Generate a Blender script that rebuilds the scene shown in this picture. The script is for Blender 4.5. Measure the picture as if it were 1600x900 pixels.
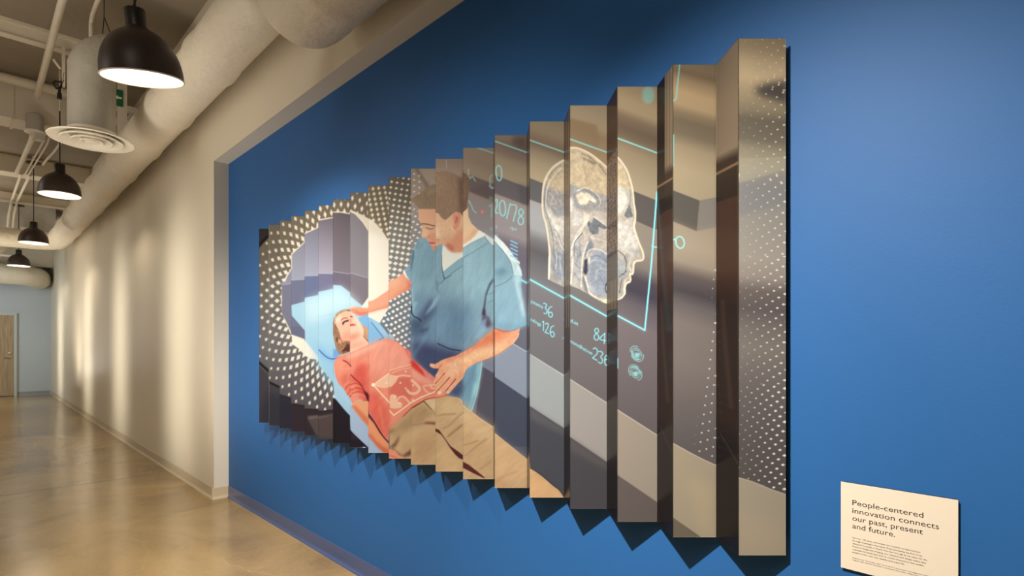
import bpy, bmesh, math, random
import numpy as np
from mathutils import Vector, Matrix, Euler

for o in list(bpy.data.objects):
    bpy.data.objects.remove(o)
random.seed(5)
S = bpy.context.scene
C = S.collection
PI = math.pi

# ------------------------------------------------------------------ camera, world, lights, exposure
ANG = math.atan(845 / 860)                    # the camera looks 44.5 degrees to the right of the corridor
cd = bpy.data.cameras.new('camera')
cam = bpy.data.objects.new('camera', cd); C.objects.link(cam)
cam.location = (0, 0, 1.4)
cam.rotation_euler = (PI / 2, 0, -ANG)
cd.sensor_width = 36; cd.lens = 860 / 1600 * 36; cd.shift_y = 86 / 1600
cd.clip_start = .05; cd.clip_end = 80
S.camera = cam
S.view_settings.view_transform = 'Standard'; S.view_settings.look = 'None'
S.view_settings.gamma = 1; S.view_settings.use_curve_mapping = False
S.view_settings.exposure = 0.0
w = bpy.data.worlds.new('world'); S.world = w; w.use_nodes = True
w.node_tree.nodes['Background'].inputs[0].default_value = (1, .93, .82, 1)
w.node_tree.nodes['Background'].inputs[1].default_value = .25

def light(name, kind, loc, target, watts, col=(1, .87, .68), **kw):
    d = bpy.data.lights.new(name, kind)
    d.energy = watts; d.color = col
    for k, v in kw.items():
        setattr(d, k, v)
    o = bpy.data.objects.new(name, d); C.objects.link(o)
    o.location = loc
    o.rotation_euler = (Vector(target) - Vector(loc)).to_track_quat('-Z', 'Y').to_euler()
    return o

# one ceiling track fixture with three heads near the camera, and a lone spot further on, wash the blue wall
WARM = (1, .91, .79)
KEY = (-.31, .70, 2.85)
light('track_spot', 'SPOT', KEY, (1.66, .6, .62), 500, col=WARM, spot_size=1.42, spot_blend=1, shadow_soft_size=.03)
light('track_spot', 'SPOT', KEY, (1.66, 2.5, .40), 350, col=WARM, spot_size=1.5, spot_blend=1, shadow_soft_size=.03)
light('track_spot', 'SPOT', KEY, (1.66, 4.6, .50), 470, col=WARM, spot_size=.92, spot_blend=1, shadow_soft_size=.03)
light('track_spot', 'SPOT', (.25, 2.95, 2.95), (1.66, 3.6, .3), 230, col=WARM, spot_size=1.6, spot_blend=1, shadow_soft_size=.04)
# added overhead area lights, out of view, giving soft fill to the room
light('overhead_fill_light', 'AREA', (-1.9, .2, 4.3), (1.2, 1.0, 0), 70, col=WARM, shape='RECTANGLE', size=1.6, size_y=4.0)
light('overhead_fill_light', 'AREA', (-1.9, 9.5, 4.3), (.0, 9.5, 0), 180, col=WARM, shape='RECTANGLE', size=1.4, size_y=9.0)
# added strip lights, out of view, brightening ceiling and ducts from below
light('upward_fill_light', 'AREA', (-1.7, 5.0, 2.9), (.1, 5.0, 5), 74, col=WARM, shape='RECTANGLE', size=.3, size_y=7.0)
light('upward_fill_light', 'AREA', (-1.7, 14.0, 2.9), (-.1, 14.0, 5), 90, col=WARM, shape='RECTANGLE', size=.3, size_y=7.0)
# daylight through the tall windows of the left wall
for yy in (6.55, 9.75, 12.85, 17.3):
    light('daylight_area', 'AREA', (-2.55, yy, 1.38), (1.55, yy, 1.38), 7.5, col=(1, .94, .80), shape='RECTANGLE', size=.6, size_y=2.4, spread=.42)
light('daylight_area', 'AREA', (-1.6, 16.6, 2.2), (.3, 19.5, 1.3), 60, col=(.82, .93, 1), shape='RECTANGLE', size=1.2, size_y=2.2)  # daylight-toned area light inside the room, away from any window, facing the end wall

# ------------------------------------------------------------------ helpers
def lin(c):
    return tuple(((v / 255) / 12.92) if v / 255 <= .04045 else ((v / 255 + .055) / 1.055) ** 2.4 for v in c)

def mat(name, col, rough=.6, metal=0, spec=.5, bump=None, var=None, emit=None):
    m = bpy.data.materials.new(name); m.use_nodes = True
    nt = m.node_tree; b = nt.nodes['Principled BSDF']
    c = lin(col) + (1,)
    b.inputs['Base Color'].default_value = c
    b.inputs['Roughness'].default_value = rough
    b.inputs['Metallic'].default_value = metal
    b.inputs['Specular IOR Level'].default_value = spec
    if var or bump:
        tc = nt.nodes.new('ShaderNodeTexCoord')
    if var:                                   # (scale, amount): patchy variation of the surface's own colour
        n = nt.nodes.new('ShaderNodeTexNoise'); n.inputs['Scale'].default_value = var[0]; n.inputs['Detail'].default_value = 4
        nt.links.new(tc.outputs['Object'], n.inputs['Vector'])
        r = nt.nodes.new('ShaderNodeValToRGB')
        r.color_ramp.elements[0].position = .3; r.color_ramp.elements[1].position = .7
        r.color_ramp.elements[0].color = tuple(v * (1 - var[1]) for v in c[:3]) + (1,)
        r.color_ramp.elements[1].color = tuple(min(1, v * (1 + var[1])) for v in c[:3]) + (1,)
        nt.links.new(n.outputs['Fac'], r.inputs['Fac']); nt.links.new(r.outputs['Color'], b.inputs['Base Color'])
    if bump:                                  # (scale, strength, distance)
        n = nt.nodes.new('ShaderNodeTexNoise'); n.inputs['Scale'].default_value = bump[0]; n.inputs['Detail'].default_value = 3
        nt.links.new(tc.outputs['Object'], n.inputs['Vector'])
        bp = nt.nodes.new('ShaderNodeBump'); bp.inputs['Strength'].default_value = bump[1]; bp.inputs['Distance'].default_value = bump[2]
        nt.links.new(n.outputs['Fac'], bp.inputs['Height']); nt.links.new(bp.outputs['Normal'], b.inputs['Normal'])
    if emit:
        b.inputs['Emission Color'].default_value = lin(emit[0]) + (1,); b.inputs['Emission Strength'].default_value = emit[1]
    return m

def obj(name, bm, m, parent=None, smooth=False):
    me = bpy.data.meshes.new(name)
    bmesh.ops.recalc_face_normals(bm, faces=bm.faces)
    bm.to_mesh(me); bm.free()
    o = bpy.data.objects.new(name, me); C.objects.link(o)
    if m:
        me.materials.append(m)
    if smooth:
        for p in me.polygons:
            p.use_smooth = True
        me.set_sharp_from_angle(angle=math.radians(38))
    if parent:
        o.parent = parent
        o.matrix_parent_inverse = Matrix.Translation(-Vector(parent.location))
    return o

def thing(name, label, cat, loc, group=None):
    o = bpy.data.objects.new(name, None); C.objects.link(o)
    o.location = loc; o.empty_display_size = .1
    return tag(o, label, cat, group)

def tag(o, label, cat, group=None):
    o['label'] = label; o['category'] = cat
    if group:
        o['group'] = group
    return o

def struct(name, bm, m, parent=None, smooth=False):
    o = obj(name, bm, m, parent, smooth)
    if not parent:
        o['kind'] = 'structure'
    return o

def box(bm, x0, x1, y0, y1, z0, z1):
    v = [bm.verts.new(p) for p in ((x0, y0, z0), (x1, y0, z0), (x1, y1, z0), (x0, y1, z0), (x0, y0, z1), (x1, y0, z1), (x1, y1, z1), (x0, y1, z1))]
    for f in ((0, 3, 2, 1), (4, 5, 6, 7), (0, 1, 5, 4), (1, 2, 6, 5), (2, 3, 7, 6), (3, 0, 4, 7)):
        bm.faces.new([v[i] for i in f])
    return v

def frame_of(d):
    d = Vector(d).normalized()
    up = Vector((0, 0, 1)) if abs(d.z) < .95 else Vector((1, 0, 0))
    a = d.cross(up).normalized()
    return a, d.cross(a).normalized()

def lathe(bm, origin, axis, prof, n=40, cap=(True, True)):
    # prof: (distance along the axis, radius)
    origin, axis = Vector(origin), Vector(axis).normalized()
    a, b = frame_of(axis)
    rings = []
    for t, r in prof:
        rings.append([bm.verts.new(origin + axis * t + (a * math.cos(2 * PI * i / n) + b * math.sin(2 * PI * i / n)) * r) for i in range(n)])
    for p, q in zip(rings[:-1], rings[1:]):
        for i in range(n):
            bm.faces.new((p[i], p[(i + 1) % n], q[(i + 1) % n], q[i]))
    if cap[0]:
        bm.faces.new(rings[0])
    if cap[1]:
        bm.faces.new(rings[-1])

def tube(bm, pts, r, n=12, cap=True):
    pts = [Vector(p) for p in pts]
    rr = r if isinstance(r, (list, tuple)) else [r] * len(pts)
    rings, a = [], None
    for i, p in enumerate(pts):
        d = ((pts[i] - pts[i - 1]).normalized() if i else Vector()) + ((pts[i + 1] - pts[i]).normalized() if i + 1 < len(pts) else Vector())
        d.normalize()
        a = frame_of(d)[0] if a is None else (a - d * a.dot(d)).normalized()
        b = d.cross(a)
        rings.append([bm.verts.new(p + (a * math.cos(2 * PI * j / n) + b * math.sin(2 * PI * j / n)) * rr[i]) for j in range(n)])
    for p, q in zip(rings[:-1], rings[1:]):
        for i in range(n):
            bm.faces.new((p[i], p[(i + 1) % n], q[(i + 1) % n], q[i]))
    if cap:
        bm.faces.new(rings[0]); bm.faces.new(rings[-1])

def arc(c, r, u, v, a0, a1, n=10):
    c, u, v = Vector(c), Vector(u), Vector(v)
    return [c + (u * math.cos(a0 + (a1 - a0) * i / n) + v * math.sin(a0 + (a1 - a0) * i / n)) * r for i in range(n + 1)]

def extrude_profile(bm, prof, p0, p1, out):
    # prof: (distance out from the wall, height); out: unit vector away from the wall
    p0, p1, out = Vector(p0), Vector(p1), Vector(out)
    A = [bm.verts.new(p0 + out * a + Vector((0, 0, h))) for a, h in prof]
    B = [bm.verts.new(p1 + out * a + Vector((0, 0, h))) for a, h in prof]
    n = len(prof)
    for i in range(n):
        bm.faces.new((A[i], A[(i + 1) % n], B[(i + 1) % n], B[i]))
    bm.faces.new(A); bm.faces.new(B)

# ------------------------------------------------------------------ materials
BEIGE = (206, 190, 160)
M_beige = mat('beige_wall_paint', (214, 204, 184), .45, bump=(260, .06, .002))
M_blue = mat('blue_wall_paint', (36, 90, 150), .55, spec=.25, bump=(170, .10, .002))
M_grey = mat('grey_blue_wall_paint', (186, 194, 198), .5, bump=(200, .05, .002))
M_jamb = mat('greige_wall_paint', (204, 197, 182), .45)
M_slab = mat('painted_ceiling_slab', (150, 139, 122), .85, bump=(9, .3, .02), var=(1.5, .12))
M_steel = mat('painted_steel', (222, 212, 192), .5, bump=(60, .05, .002))
M_duct = mat('painted_duct_wrap', (224, 214, 194), .5, bump=(11, .55, .03), var=(3, .04))
M_flex = mat('wrinkled_duct_wrap', (222, 212, 190), .5, bump=(13, .45, .03), var=(4, .03))
M_drop = mat('galvanised_drop_duct', (186, 181, 168), .42, metal=.0, bump=(8, .5, .03), var=(4, .08))
M_base = mat('beige_baseboard_rubber', (188, 172, 144), .4)
M_baseb = mat('blue_baseboard_rubber', (66, 84, 128), .28)
M_baseg = mat('grey_baseboard_rubber', (150, 152, 152), .4)
M_black = mat('black_metal', (24, 20, 19), .4)
M_bronze = mat('dark_bronze_enamel', (58, 46, 42), .42)
M_white = mat('white_enamel', (245, 238, 222), .5)
M_glow = mat('lamp_diffuser_glow', (255, 250, 240), .5, emit=((255, 240, 212), 3))
M_dark = mat('painted_shade', (30, 26, 22), .9)
M_chrome = mat('satin_nickel', (190, 186, 178), .25, metal=1)
M_plaque = mat('cream_plaque', (214, 203, 186), .45)
M_ink = mat('dark_brown_ink', (30, 24, 20), .6)
M_edge = mat('dark_plaque_edge', (30, 26, 26), .5)
M_green = mat('green_tag', (28, 104, 62), .5)

def wood():
    m = mat('oak_veneer', (168, 144, 112), .45)
    nt = m.node_tree; b = nt.nodes['Principled BSDF']
    tc = nt.nodes.new('ShaderNodeTexCoord'); mp = nt.nodes.new('ShaderNodeMapping'); mp.inputs['Scale'].default_value = (9, 9, .7)
    n = nt.nodes.new('ShaderNodeTexNoise'); n.inputs['Scale'].default_value = 3; n.inputs['Detail'].default_value = 6
    r = nt.nodes.new('ShaderNodeValToRGB')
    r.color_ramp.elements[0].position = .3; r.color_ramp.elements[1].position = .72
    r.color_ramp.elements[0].color = lin((146, 122, 92)) + (1,); r.color_ramp.elements[1].color = lin((184, 160, 126)) + (1,)
    nt.links.new(tc.outputs['Object'], mp.inputs['Vector']); nt.links.new(mp.outputs['Vector'], n.inputs['Vector'])
    nt.links.new(n.outputs['Fac'], r.inputs['Fac']); nt.links.new(r.outputs['Color'], b.inputs['Base Color'])
    return m

def concrete():
    m = mat('polished_concrete', (158, 134, 92), .16)
    nt = m.node_tree; b = nt.nodes['Principled BSDF']; N = nt.nodes.new; L = nt.links.new
    tc = N('ShaderNodeTexCoord')
    n1 = N('ShaderNodeTexNoise'); n1.inputs['Scale'].default_value = 1.1; n1.inputs['Detail'].default_value = 7; n1.inputs['Roughness'].default_value = .62; n1.inputs['Distortion'].default_value = .8
    r1 = N('ShaderNodeValToRGB'); e = r1.color_ramp.elements
    e[0].position = .28; e[1].position = .74
    e[0].color = lin((134, 110, 74)) + (1,); e[1].color = lin((180, 152, 104)) + (1,)
    x = e.new(.5); x.color = lin((160, 134, 90)) + (1,)
    n2 = N('ShaderNodeTexNoise'); n2.inputs['Scale'].default_value = 42; n2.inputs['Detail'].default_value = 5
    r2 = N('ShaderNodeValToRGB'); r2.color_ramp.elements[0].color = (.86, .86, .86, 1); r2.color_ramp.elements[1].color = (1.1, 1.1, 1.1, 1)
    mx = N('ShaderNodeMix'); mx.data_type = 'RGBA'; mx.blend_type = 'MULTIPLY'; mx.inputs[0].default_value = 1
    for n in (n1, n2):
        L(tc.outputs['Object'], n.inputs['Vector'])
    L(n1.outputs['Fac'], r1.inputs['Fac']); L(n2.outputs['Fac'], r2.inputs['Fac'])
    L(r1.outputs['Color'], mx.inputs[6]); L(r2.outputs['Color'], mx.inputs[7])
    # hairline cracks: pale crooked lines where cells of a distorted voronoi meet
    nd = N('ShaderNodeTexNoise'); nd.inputs['Scale'].default_value = 3; nd.inputs['Detail'].default_value = 4
    add = N('ShaderNodeVectorMath'); add.operation = 'MULTIPLY_ADD'; add.inputs[1].default_value = (.22, .22, 0)
    L(tc.outputs['Object'], nd.inputs['Vector']); L(nd.outputs['Color'], add.inputs[0]); L(tc.outputs['Object'], add.inputs[2])
    vo = N('ShaderNodeTexVoronoi'); vo.feature = 'DISTANCE_TO_EDGE'; vo.inputs['Scale'].default_value = .9
    L(add.outputs[0], vo.inputs['Vector'])
    lt = N('ShaderNodeMath'); lt.operation = 'LESS_THAN'; lt.inputs[1].default_value = .0022
    L(vo.outputs['Distance'], lt.inputs[0])
    fa = N('ShaderNodeMath'); fa.operation = 'MULTIPLY'; fa.inputs[1].default_value = .22
    L(lt.outputs[0], fa.inputs[0])
    mc = N('ShaderNodeMix'); mc.data_type = 'RGBA'; L(fa.outputs[0], mc.inputs[0]); L(mx.outputs[2], mc.inputs[6]); mc.inputs[7].default_value = lin((206, 178, 128)) + (1,)
    # saw-cut joints across the corridor
    sx = N('ShaderNodeSeparateXYZ'); L(tc.outputs['Object'], sx.inputs[0])
    su = N('ShaderNodeMath'); su.operation = 'SUBTRACT'; su.inputs[1].default_value = 6.88; L(sx.outputs['Y'], su.inputs[0])
    pp = N('ShaderNodeMath'); pp.operation = 'PINGPONG'; pp.inputs[1].default_value = 2.1; L(su.outputs[0], pp.inputs[0])
    l2 = N('ShaderNodeMath'); l2.operation = 'LESS_THAN'; l2.inputs[1].default_value = .011; L(pp.outputs[0], l2.inputs[0])
    mj = N('ShaderNodeMix'); mj.data_type = 'RGBA'; L(l2.outputs[0], mj.inputs[0]); L(mc.outputs[2], mj.inputs[6]); mj.inputs[7].default_value = lin((92, 74, 50)) + (1,)
    L(mj.outputs[2], b.inputs['Base Color'])
    rr = N('ShaderNodeMapRange'); rr.inputs[3].default_value = .13; rr.inputs[4].default_value = .25
    L(n1.outputs['Fac'], rr.inputs[0]); L(rr.outputs[0], b.inputs['Roughness'])
    b.inputs['Specular IOR Level'].default_value = .62
    return m
M_wood = wood(); M_floor = concrete()

# ------------------------------------------------------------------ the room
XR, XB, YJ, ZS, ZC, YE = 1.55, 1.674, 5.39, 3.035, 4.55, 19.6     # beige wall, blue wall, jamb, soffit, slab, end wall
XL, YB = -2.7, -3.2
bm = bmesh.new(); box(bm, XL - .2, XR + .4, YB - .2, YE + .2, -.12, 0); struct('floor', bm, M_floor)
bm = bmesh.new(); box(bm, XL - .2, XR + .4, YB - .2, YE + .2, ZC, ZC + .15); struct('ceiling', bm, M_slab)
bm = bmesh.new()
box(bm, XR, XR + .3, YJ, YE + .1, 0, ZC)                          # beige wall along the corridor
box(bm, XR, XR + .3, YB, YJ, ZS, ZC)                              # fascia above the recess
struct('wall_right', bm, M_beige)
bm = bmesh.new(); box(bm, XB, XR + .3, YB, YJ, 0, ZS); struct('wall_recess', bm, M_blue)
bm = bmesh.new()
box(bm, XR + .0005, XB - .0005, YJ - .004, YJ + .001, .0, ZS - .004)
struct('trim_1', bm, M_jamb)
bm = bmesh.new(); box(bm, XR + .0005, XB - .0005, YB, YJ - .004, ZS - .004, ZS + .001); struct('trim_2', bm, M_jamb)
bm = bmesh.new(); box(bm, XL - .2, XR, YE, YE + .15, 0, ZC); struct('wall_end', bm, M_grey)
bm = bmesh.new(); box(bm, XL - .2, XR + .3, YB - .15, YB, 0, ZC); struct('wall_back', bm, M_beige)
bm = bmesh.new()
edges = [YB]
for yy in (6.55, 9.75, 12.85, 17.3):
    edges += [yy - .35, yy + .35]
edges.append(YE)
for i in range(0, len(edges), 2):
    box(bm, XL - .15, XL, edges[i], edges[i + 1], 0, ZC)
for yy in (6.55, 9.75, 12.85, 17.3):
    box(bm, XL - .15, XL, yy - .35, yy + .35, 2.72, ZC)
struct('wall_left', bm, M_beige)
cove = [(0, 0), (.017, 0), (.015, .008), (.008, .016), (.0045, .026), (.0045, .098), (.0025, .103), (0, .103)]
bm = bmesh.new()
extrude_profile(bm, cove, (XR, YJ - .0045, 0), (XR, YE, 0), (-1, 0, 0))
struct('baseboard_right', bm, M_base)
bm = bmesh.new(); extrude_profile(bm, cove, (XR - .016, YJ - .004, 0), (XB - .006, YJ - .004, 0), (0, -1, 0)); struct('baseboard_jamb', bm, M_base)
bm = bmesh.new(); extrude_profile(bm, cove, (XB, YB, 0), (XB, YJ - .006, 0), (-1, 0, 0)); struct('baseboard_recess', bm, M_baseb)
bm = bmesh.new(); extrude_profile(bm, cove, (.87, YE, 0), (XR - .018, YE, 0), (0, -1, 0)); struct('baseboard_end', bm, M_baseg)

# door in the end wall
d = thing('door_1', 'x', 'door', (.345, YE, 0)); del d['label'], d['category']; d['kind'] = 'structure'
bm = bmesh.new(); box(bm, -.11, .80, YE - .05, YE - .006, .012, 2.13); obj('door_leaf', bm, M_wood, d)
bm = bmesh.new()
for x0, x1, z0, z1 in ((-.17, -.112, 0, 2.19), (.802, .86, 0, 2.19), (-.112, .802, 2.132, 2.19)):
    box(bm, x0, x1, YE - .062, YE + .0, z0, z1)
obj('door_frame', bm, mat('pale_grey_frame_paint', (192, 196, 190), .45), d)
bm = bmesh.new()
lathe(bm, (.725, YE - .05, 1.02), (0, -1, 0), [(0, .03), (.012, .03), (.014, .012), (.05, .012)], 20)
tube(bm, [(.725, YE - .095, 1.02), (.69, YE - .1, 1.02), (.60, YE - .1, 1.015)], .011, 10)
obj('door_handle', bm, M_chrome, d, True)
bm = bmesh.new(); lathe(bm, (.725, YE - .05, 1.13), (0, -1, 0), [(0, .03), (.016, .028), (.02, .014), (.026, .012)], 20); obj('deadbolt', bm, M_chrome, d, True)
bm = bmesh.new(); box(bm, -.11, .80, YE - .058, YE - .05, .012, .03); obj('door_sweep', bm, M_chrome, d)

# ------------------------------------------------------------------ the exposed ceiling
def beam(name, label, y, z0, z1, flange=.012, th=.06, x0=XL, x1=XR - .002, lip=True):
    t = thing(name, label, 'beam', ((x0 + x1) / 2, y, z0))
    bm = bmesh.new(); box(bm, x0, x1, y, y + th, z0 + flange, z1); obj('web', bm, M_steel, t)
    bm = bmesh.new(); box(bm, x0, x1, y - .02, y + th + .02, z0, z0 + flange); obj('lower_flange', bm, M_steel, t)
    if lip:
        bm = bmesh.new(); box(bm, x0, x1, y - .03, y, z1 - .03, z1); obj('upper_flange', bm, M_steel, t)
    return t
beam('ceiling_beam', 'beige steel ceiling beam nearest the large dark lamp, overhead', 4.55, 4.22, ZC)
beam('ceiling_beam', 'beige steel ceiling beam just before the vertical duct drop, with a raised lip', 7.25, 4.395, ZC)
beam('ceiling_beam', 'beige steel ceiling beam crossing behind the second dark lamp', 12.5, 4.27, ZC, th=.3)
beam('ceiling_beam', 'beige steel ceiling beam farthest down the corridor ceiling', 15.6, 4.38, ZC, th=.2)

# girder-like rectangular duct with a pipe on top
g = thing('cross_duct', 'deep beige rectangular duct crossing the ceiling behind the grey sensor', 'duct', (-.6, 8.75, 4.06))
bm = bmesh.new(); box(bm, XL, XR - .22, 8.75, 9.15, 4.05, 4.46); obj('duct_body', bm, M_steel, g)
for xx in (-1.6, -.4, .35):
    bm = bmesh.new(); box(bm, xx - .012, xx + .012, 8.735, 9.165, 4.035, 4.475); obj('joint_flange', bm, M_steel, g)
bm = bmesh.new(); tube(bm, [(XL, 8.55, 4.43), (XR - .3, 8.55, 4.43)], .055, 16)
tag(obj('water_pipe', bm, M_steel, None, True), 'beige painted pipe running along the top of the deep rectangular duct', 'pipe')
bm = bmesh.new(); tube(bm, [(1.0, 3.75, 4.46), (-1.4, 3.75, 4.46)], .045, 16)
tag(obj('water_pipe', bm, M_steel, None, True), 'beige painted pipe above the cap of the nearest dark lamp', 'pipe')

# long round duct along the beige wall
DX, DZ, DR = 1.285, 3.525, .186
t = thing('round_duct', 'long round beige duct running along the top of the corridor wall', 'duct', (DX, 9, DZ))
seams = [3.35, 4.55, 5.75, 6.95, 8.15, 9.35, 10.55, 11.75, 12.95, 14.1]
prof = [(0, DR * .98), (.02, DR)]
for s in seams:
    q = s - 3.06
    prof += [(q - .16, DR), (q - .12, DR + .008), (q - .02, DR + .013), (q - .004, DR + .011), (q, DR), (q + .02, DR)]
prof += [(14.6 - 3.06, DR)]
bm = bmesh.new(); lathe(bm, (DX, 3.06, DZ), (0, 1, 0), prof, 56, (True, False))
obj('duct_body', bm, M_duct, t, True)
bm = bmesh.new()
cpts = arc((DX - .42, 14.6, DZ), .42, (1, 0, 0), (0, 1, 0), 0, PI / 2, 14)
tube(bm, cpts + [Vector((.55, 15.02, DZ)), Vector((.1, 15.02, DZ - .02))], [DR + .004 * (i % 3 == 0) for i in range(len(cpts))] + [DR, DR], 40)
obj('duct_elbow', bm, M_flex, t, True)

# fatter insulated duct beside it, overhead near the camera
bm = bmesh.new()
pr = [(0, .15), (.004, .19), (.018, .217), (.04, .236), (.07, .246), (.09, .243), (.11, .252), (.135, .247), (.16, .254), (.19, .249), (.22, .254), (.26, .250), (.30, .253), (.4, .252), (.45, .256), (.47, .25), (1.2, .252), (2.5, .252), (4.6, .25)]
lathe(bm, (1.25, 2.93, 3.222), (0, -1, 0), pr, 56)
tag(obj('insulated_duct', bm, M_flex, None, True), 'thick wrinkled insulated duct with a rounded end, close above the blue wall', 'duct')

# vertical drop with round diffuser
t = thing('air_diffuser', 'round white ceiling diffuser under a vertical duct drop between two dark lamps', 'air diffuser', (.71, 5.88, 3.13))
VX, VY, VR = .738, 5.88, .168
bm = bmesh.new()
el = arc((VX + .22, VY, 3.70), .22, (-1, 0, 0), (0, 0, 1), 0, PI / 2, 10)
tube(bm, [(VX, VY, 3.16), (VX, VY, 3.35), (VX, VY, 3.52)] + el + [(VX + .30, VY + .02, 3.92)], [VR, VR, VR] + [VR + .005 * (i % 2) for i in range(11)] + [VR], 44)
obj('duct_drop', bm, M_drop, t, True)
bm = bmesh.new()
lathe(bm, (VX, VY, 3.21), (0, 0, -1), [(0, VR + .004), (.02, VR + .006), (.045, .222), (.062, .268), (.068, .298), (.075, .305), (.082, .300), (.080, .285), (.072, .262), (.056, .216), (.03, VR - .004), (0, VR - .006)], 72, (False, False))
obj('outer_ring', bm, M_white, t, True)
for ro, ri, zt, zb in ((.222, .135, 3.19, 3.130), (.148, .078, 3.185, 3.126), (.084, .03, 3.178, 3.122)):
    bm = bmesh.new()
    d = zt - zb
    lathe(bm, (VX, VY, zt), (0, 0, -1), [(0, ri), (d * .55, ri + (ro - ri) * .45), (d * .86, ro - .012), (d, ro), (d + .006, ro + .001), (d + .009, ro - .006), (d + .004, ro - .016), (d * .62, ri + (ro - ri) * .38), (.006, ri - .008), (0, ri)], 64, (False, False))
    obj('cone_ring', bm, M_white, t, True)
bm = bmesh.new(); lathe(bm, (VX, VY, 3.14), (0, 0, -1), [(0, .02), (.004, .034), (.02, .046), (.026, .046), (.028, .04), (.026, .012)], 40); obj('centre_disc', bm, M_white, t, True)
bm = bmesh.new(); lathe(bm, (VX, VY, 3.215), (0, 0, -1), [(0, VR - .01), (.002, VR - .01)], 40); obj('painted_shade_disc', bm, M_dark, t)  # dark disc standing in for the shade inside the duct

# conduits, sensor, wires
bm = bmesh.new()
lathe(bm, (.545, 3.6, 4.27), (0, 1, 0), [(0, .030), (1.62, .030)], 16)
lathe(bm, (.545, 5.18, 4.27), (0, 1, 0), [(0, .040), (.13, .040), (.15, .030), (3.25, .030)], 16)
tag(obj('conduit', bm, M_steel, None, True), 'thick beige conduit with a coupling, ending at the rectangular duct', 'conduit')
bm = bmesh.new(); tube(bm, [(.775, 3.2, 4.34), (.775, 6.15, 4.34), (.775, 6.22, 4.30), (.775, 6.24, 3.9)], .018, 12)
tag(obj('conduit', bm, M_steel, None, True), 'thin beige conduit meeting the top of the vertical duct drop', 'conduit')
SX, SY, SZ = .535, 8.55, 3.88
t = thing('ceiling_sensor', 'grey cup shaped sensor hanging under the rectangular duct', 'sensor', (SX, SY, SZ))
bm = bmesh.new(); lathe(bm, (SX, SY, SZ), (0, 0, 1), [(0, .085), (.17, .085), (.2, .078), (.215, .05)], 32); obj('cup', bm, mat('sensor_grey', (176, 170, 160), .5), t, True)
bm = bmesh.new(); lathe(bm, (SX, SY, SZ), (0, 0, 1), [(-.015, .075), (-.012, .098), (.008, .098), (.01, .086)], 32); obj('ring', bm, M_white, t, True)
bm = bmesh.new(); box(bm, SX + .0, SX + .09, SY - .05, SY + .05, SZ - .09, SZ - .015); obj('terminal_box', bm, M_drop, t)
for i, (dx, r, lab) in enumerate(((-.02, .028, 'thick beige conduit leaving the grey sensor down the corridor'), (.085, .011, 'thin beige rod beside the thick conduit below the sensor'), (.13, .011, 'thin beige rod nearest the round diffuser below the sensor'))):
    bm = bmesh.new(); tube(bm, [(SX + dx, SY + .02, SZ - .03), (SX + dx + .01, SY + .4, 3.88), (SX + dx + .02, 12.3, 4.22)], r, 12)
    tag(obj('conduit', bm, M_steel, None, True), lab, 'conduit')
for i, (xa, xb, lab) in enumerate(((.60, .60, 'left one of two thin conduits beyond the canopy of the third lamp'), (.71, .685, 'right one of two thin conduits beyond the canopy of the third lamp'))):
    bm = bmesh.new(); tube(bm, [(xa, 12.4, 4.25), (xb, 15.4, 4.36), (xb - .02, 16.1, 4.2), (xb - .03, 16.35, 3.95)], .022, 12)
    tag(obj('conduit', bm, M_steel, None, True), lab, 'conduit')
bm = bmesh.new(); tube(bm, [(.87, 12.2, 4.42), (.87, 11.9, 4.40), (.93, 11.2, 4.40), (.97, 10.6, 4.43), (.97, 9.6, 4.44)], .018, 12)
tag(obj('conduit', bm, M_steel, None, True), 'bent beige conduit curving from the third lamp canopy to the diffuser', 'conduit')
bm = bmesh.new()
tube(bm, [(.81, 5.88, 4.06), (.82, 5.87, 4.22), (.82, 5.87, ZC)], .004, 6); tube(bm, [(.875, 5.88, 4.08), (.82, 5.87, 4.22)], .004, 6)
tag(obj('hanger_wire', bm, M_black, None, True), 'thin dark hanger wire above the vertical duct drop', 'wire')
# bracket and dark cable by the drop
t = thing('cable_bracket', 'pale angled bracket with a black cable left of the vertical duct drop', 'bracket', (.62, 7.3, 4.2))
bm = bmesh.new(); box(bm, .655, .68, 7.15, 7.19, 4.0, 4.40); obj('upright', bm, M_steel, t)
bm = bmesh.new(); tube(bm, [(.588, 7.17, 4.25), (.645, 7.17, 4.17)], .012, 8); obj('brace', bm, M_steel, t)
bm = bmesh.new(); tube(bm, [(.67, 7.16, 4.14), (.66, 7.16, 4.04), (.60, 7.16, 4.03), (.585, 7.16, 4.0), (.61, 7.16, 3.96), (.645, 7.16, 3.985), (.67, 7.16, 4.06)], .011, 8); obj('cable', bm, M_black, t, True)
bm = bmesh.new(); lathe(bm, (.635, 7.16, 3.86), (0, 0, 1), [(0, .02), (.06, .02), (.062, .012), (.12, .012)], 12); obj('plug', bm, M_black, t, True)
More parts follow.
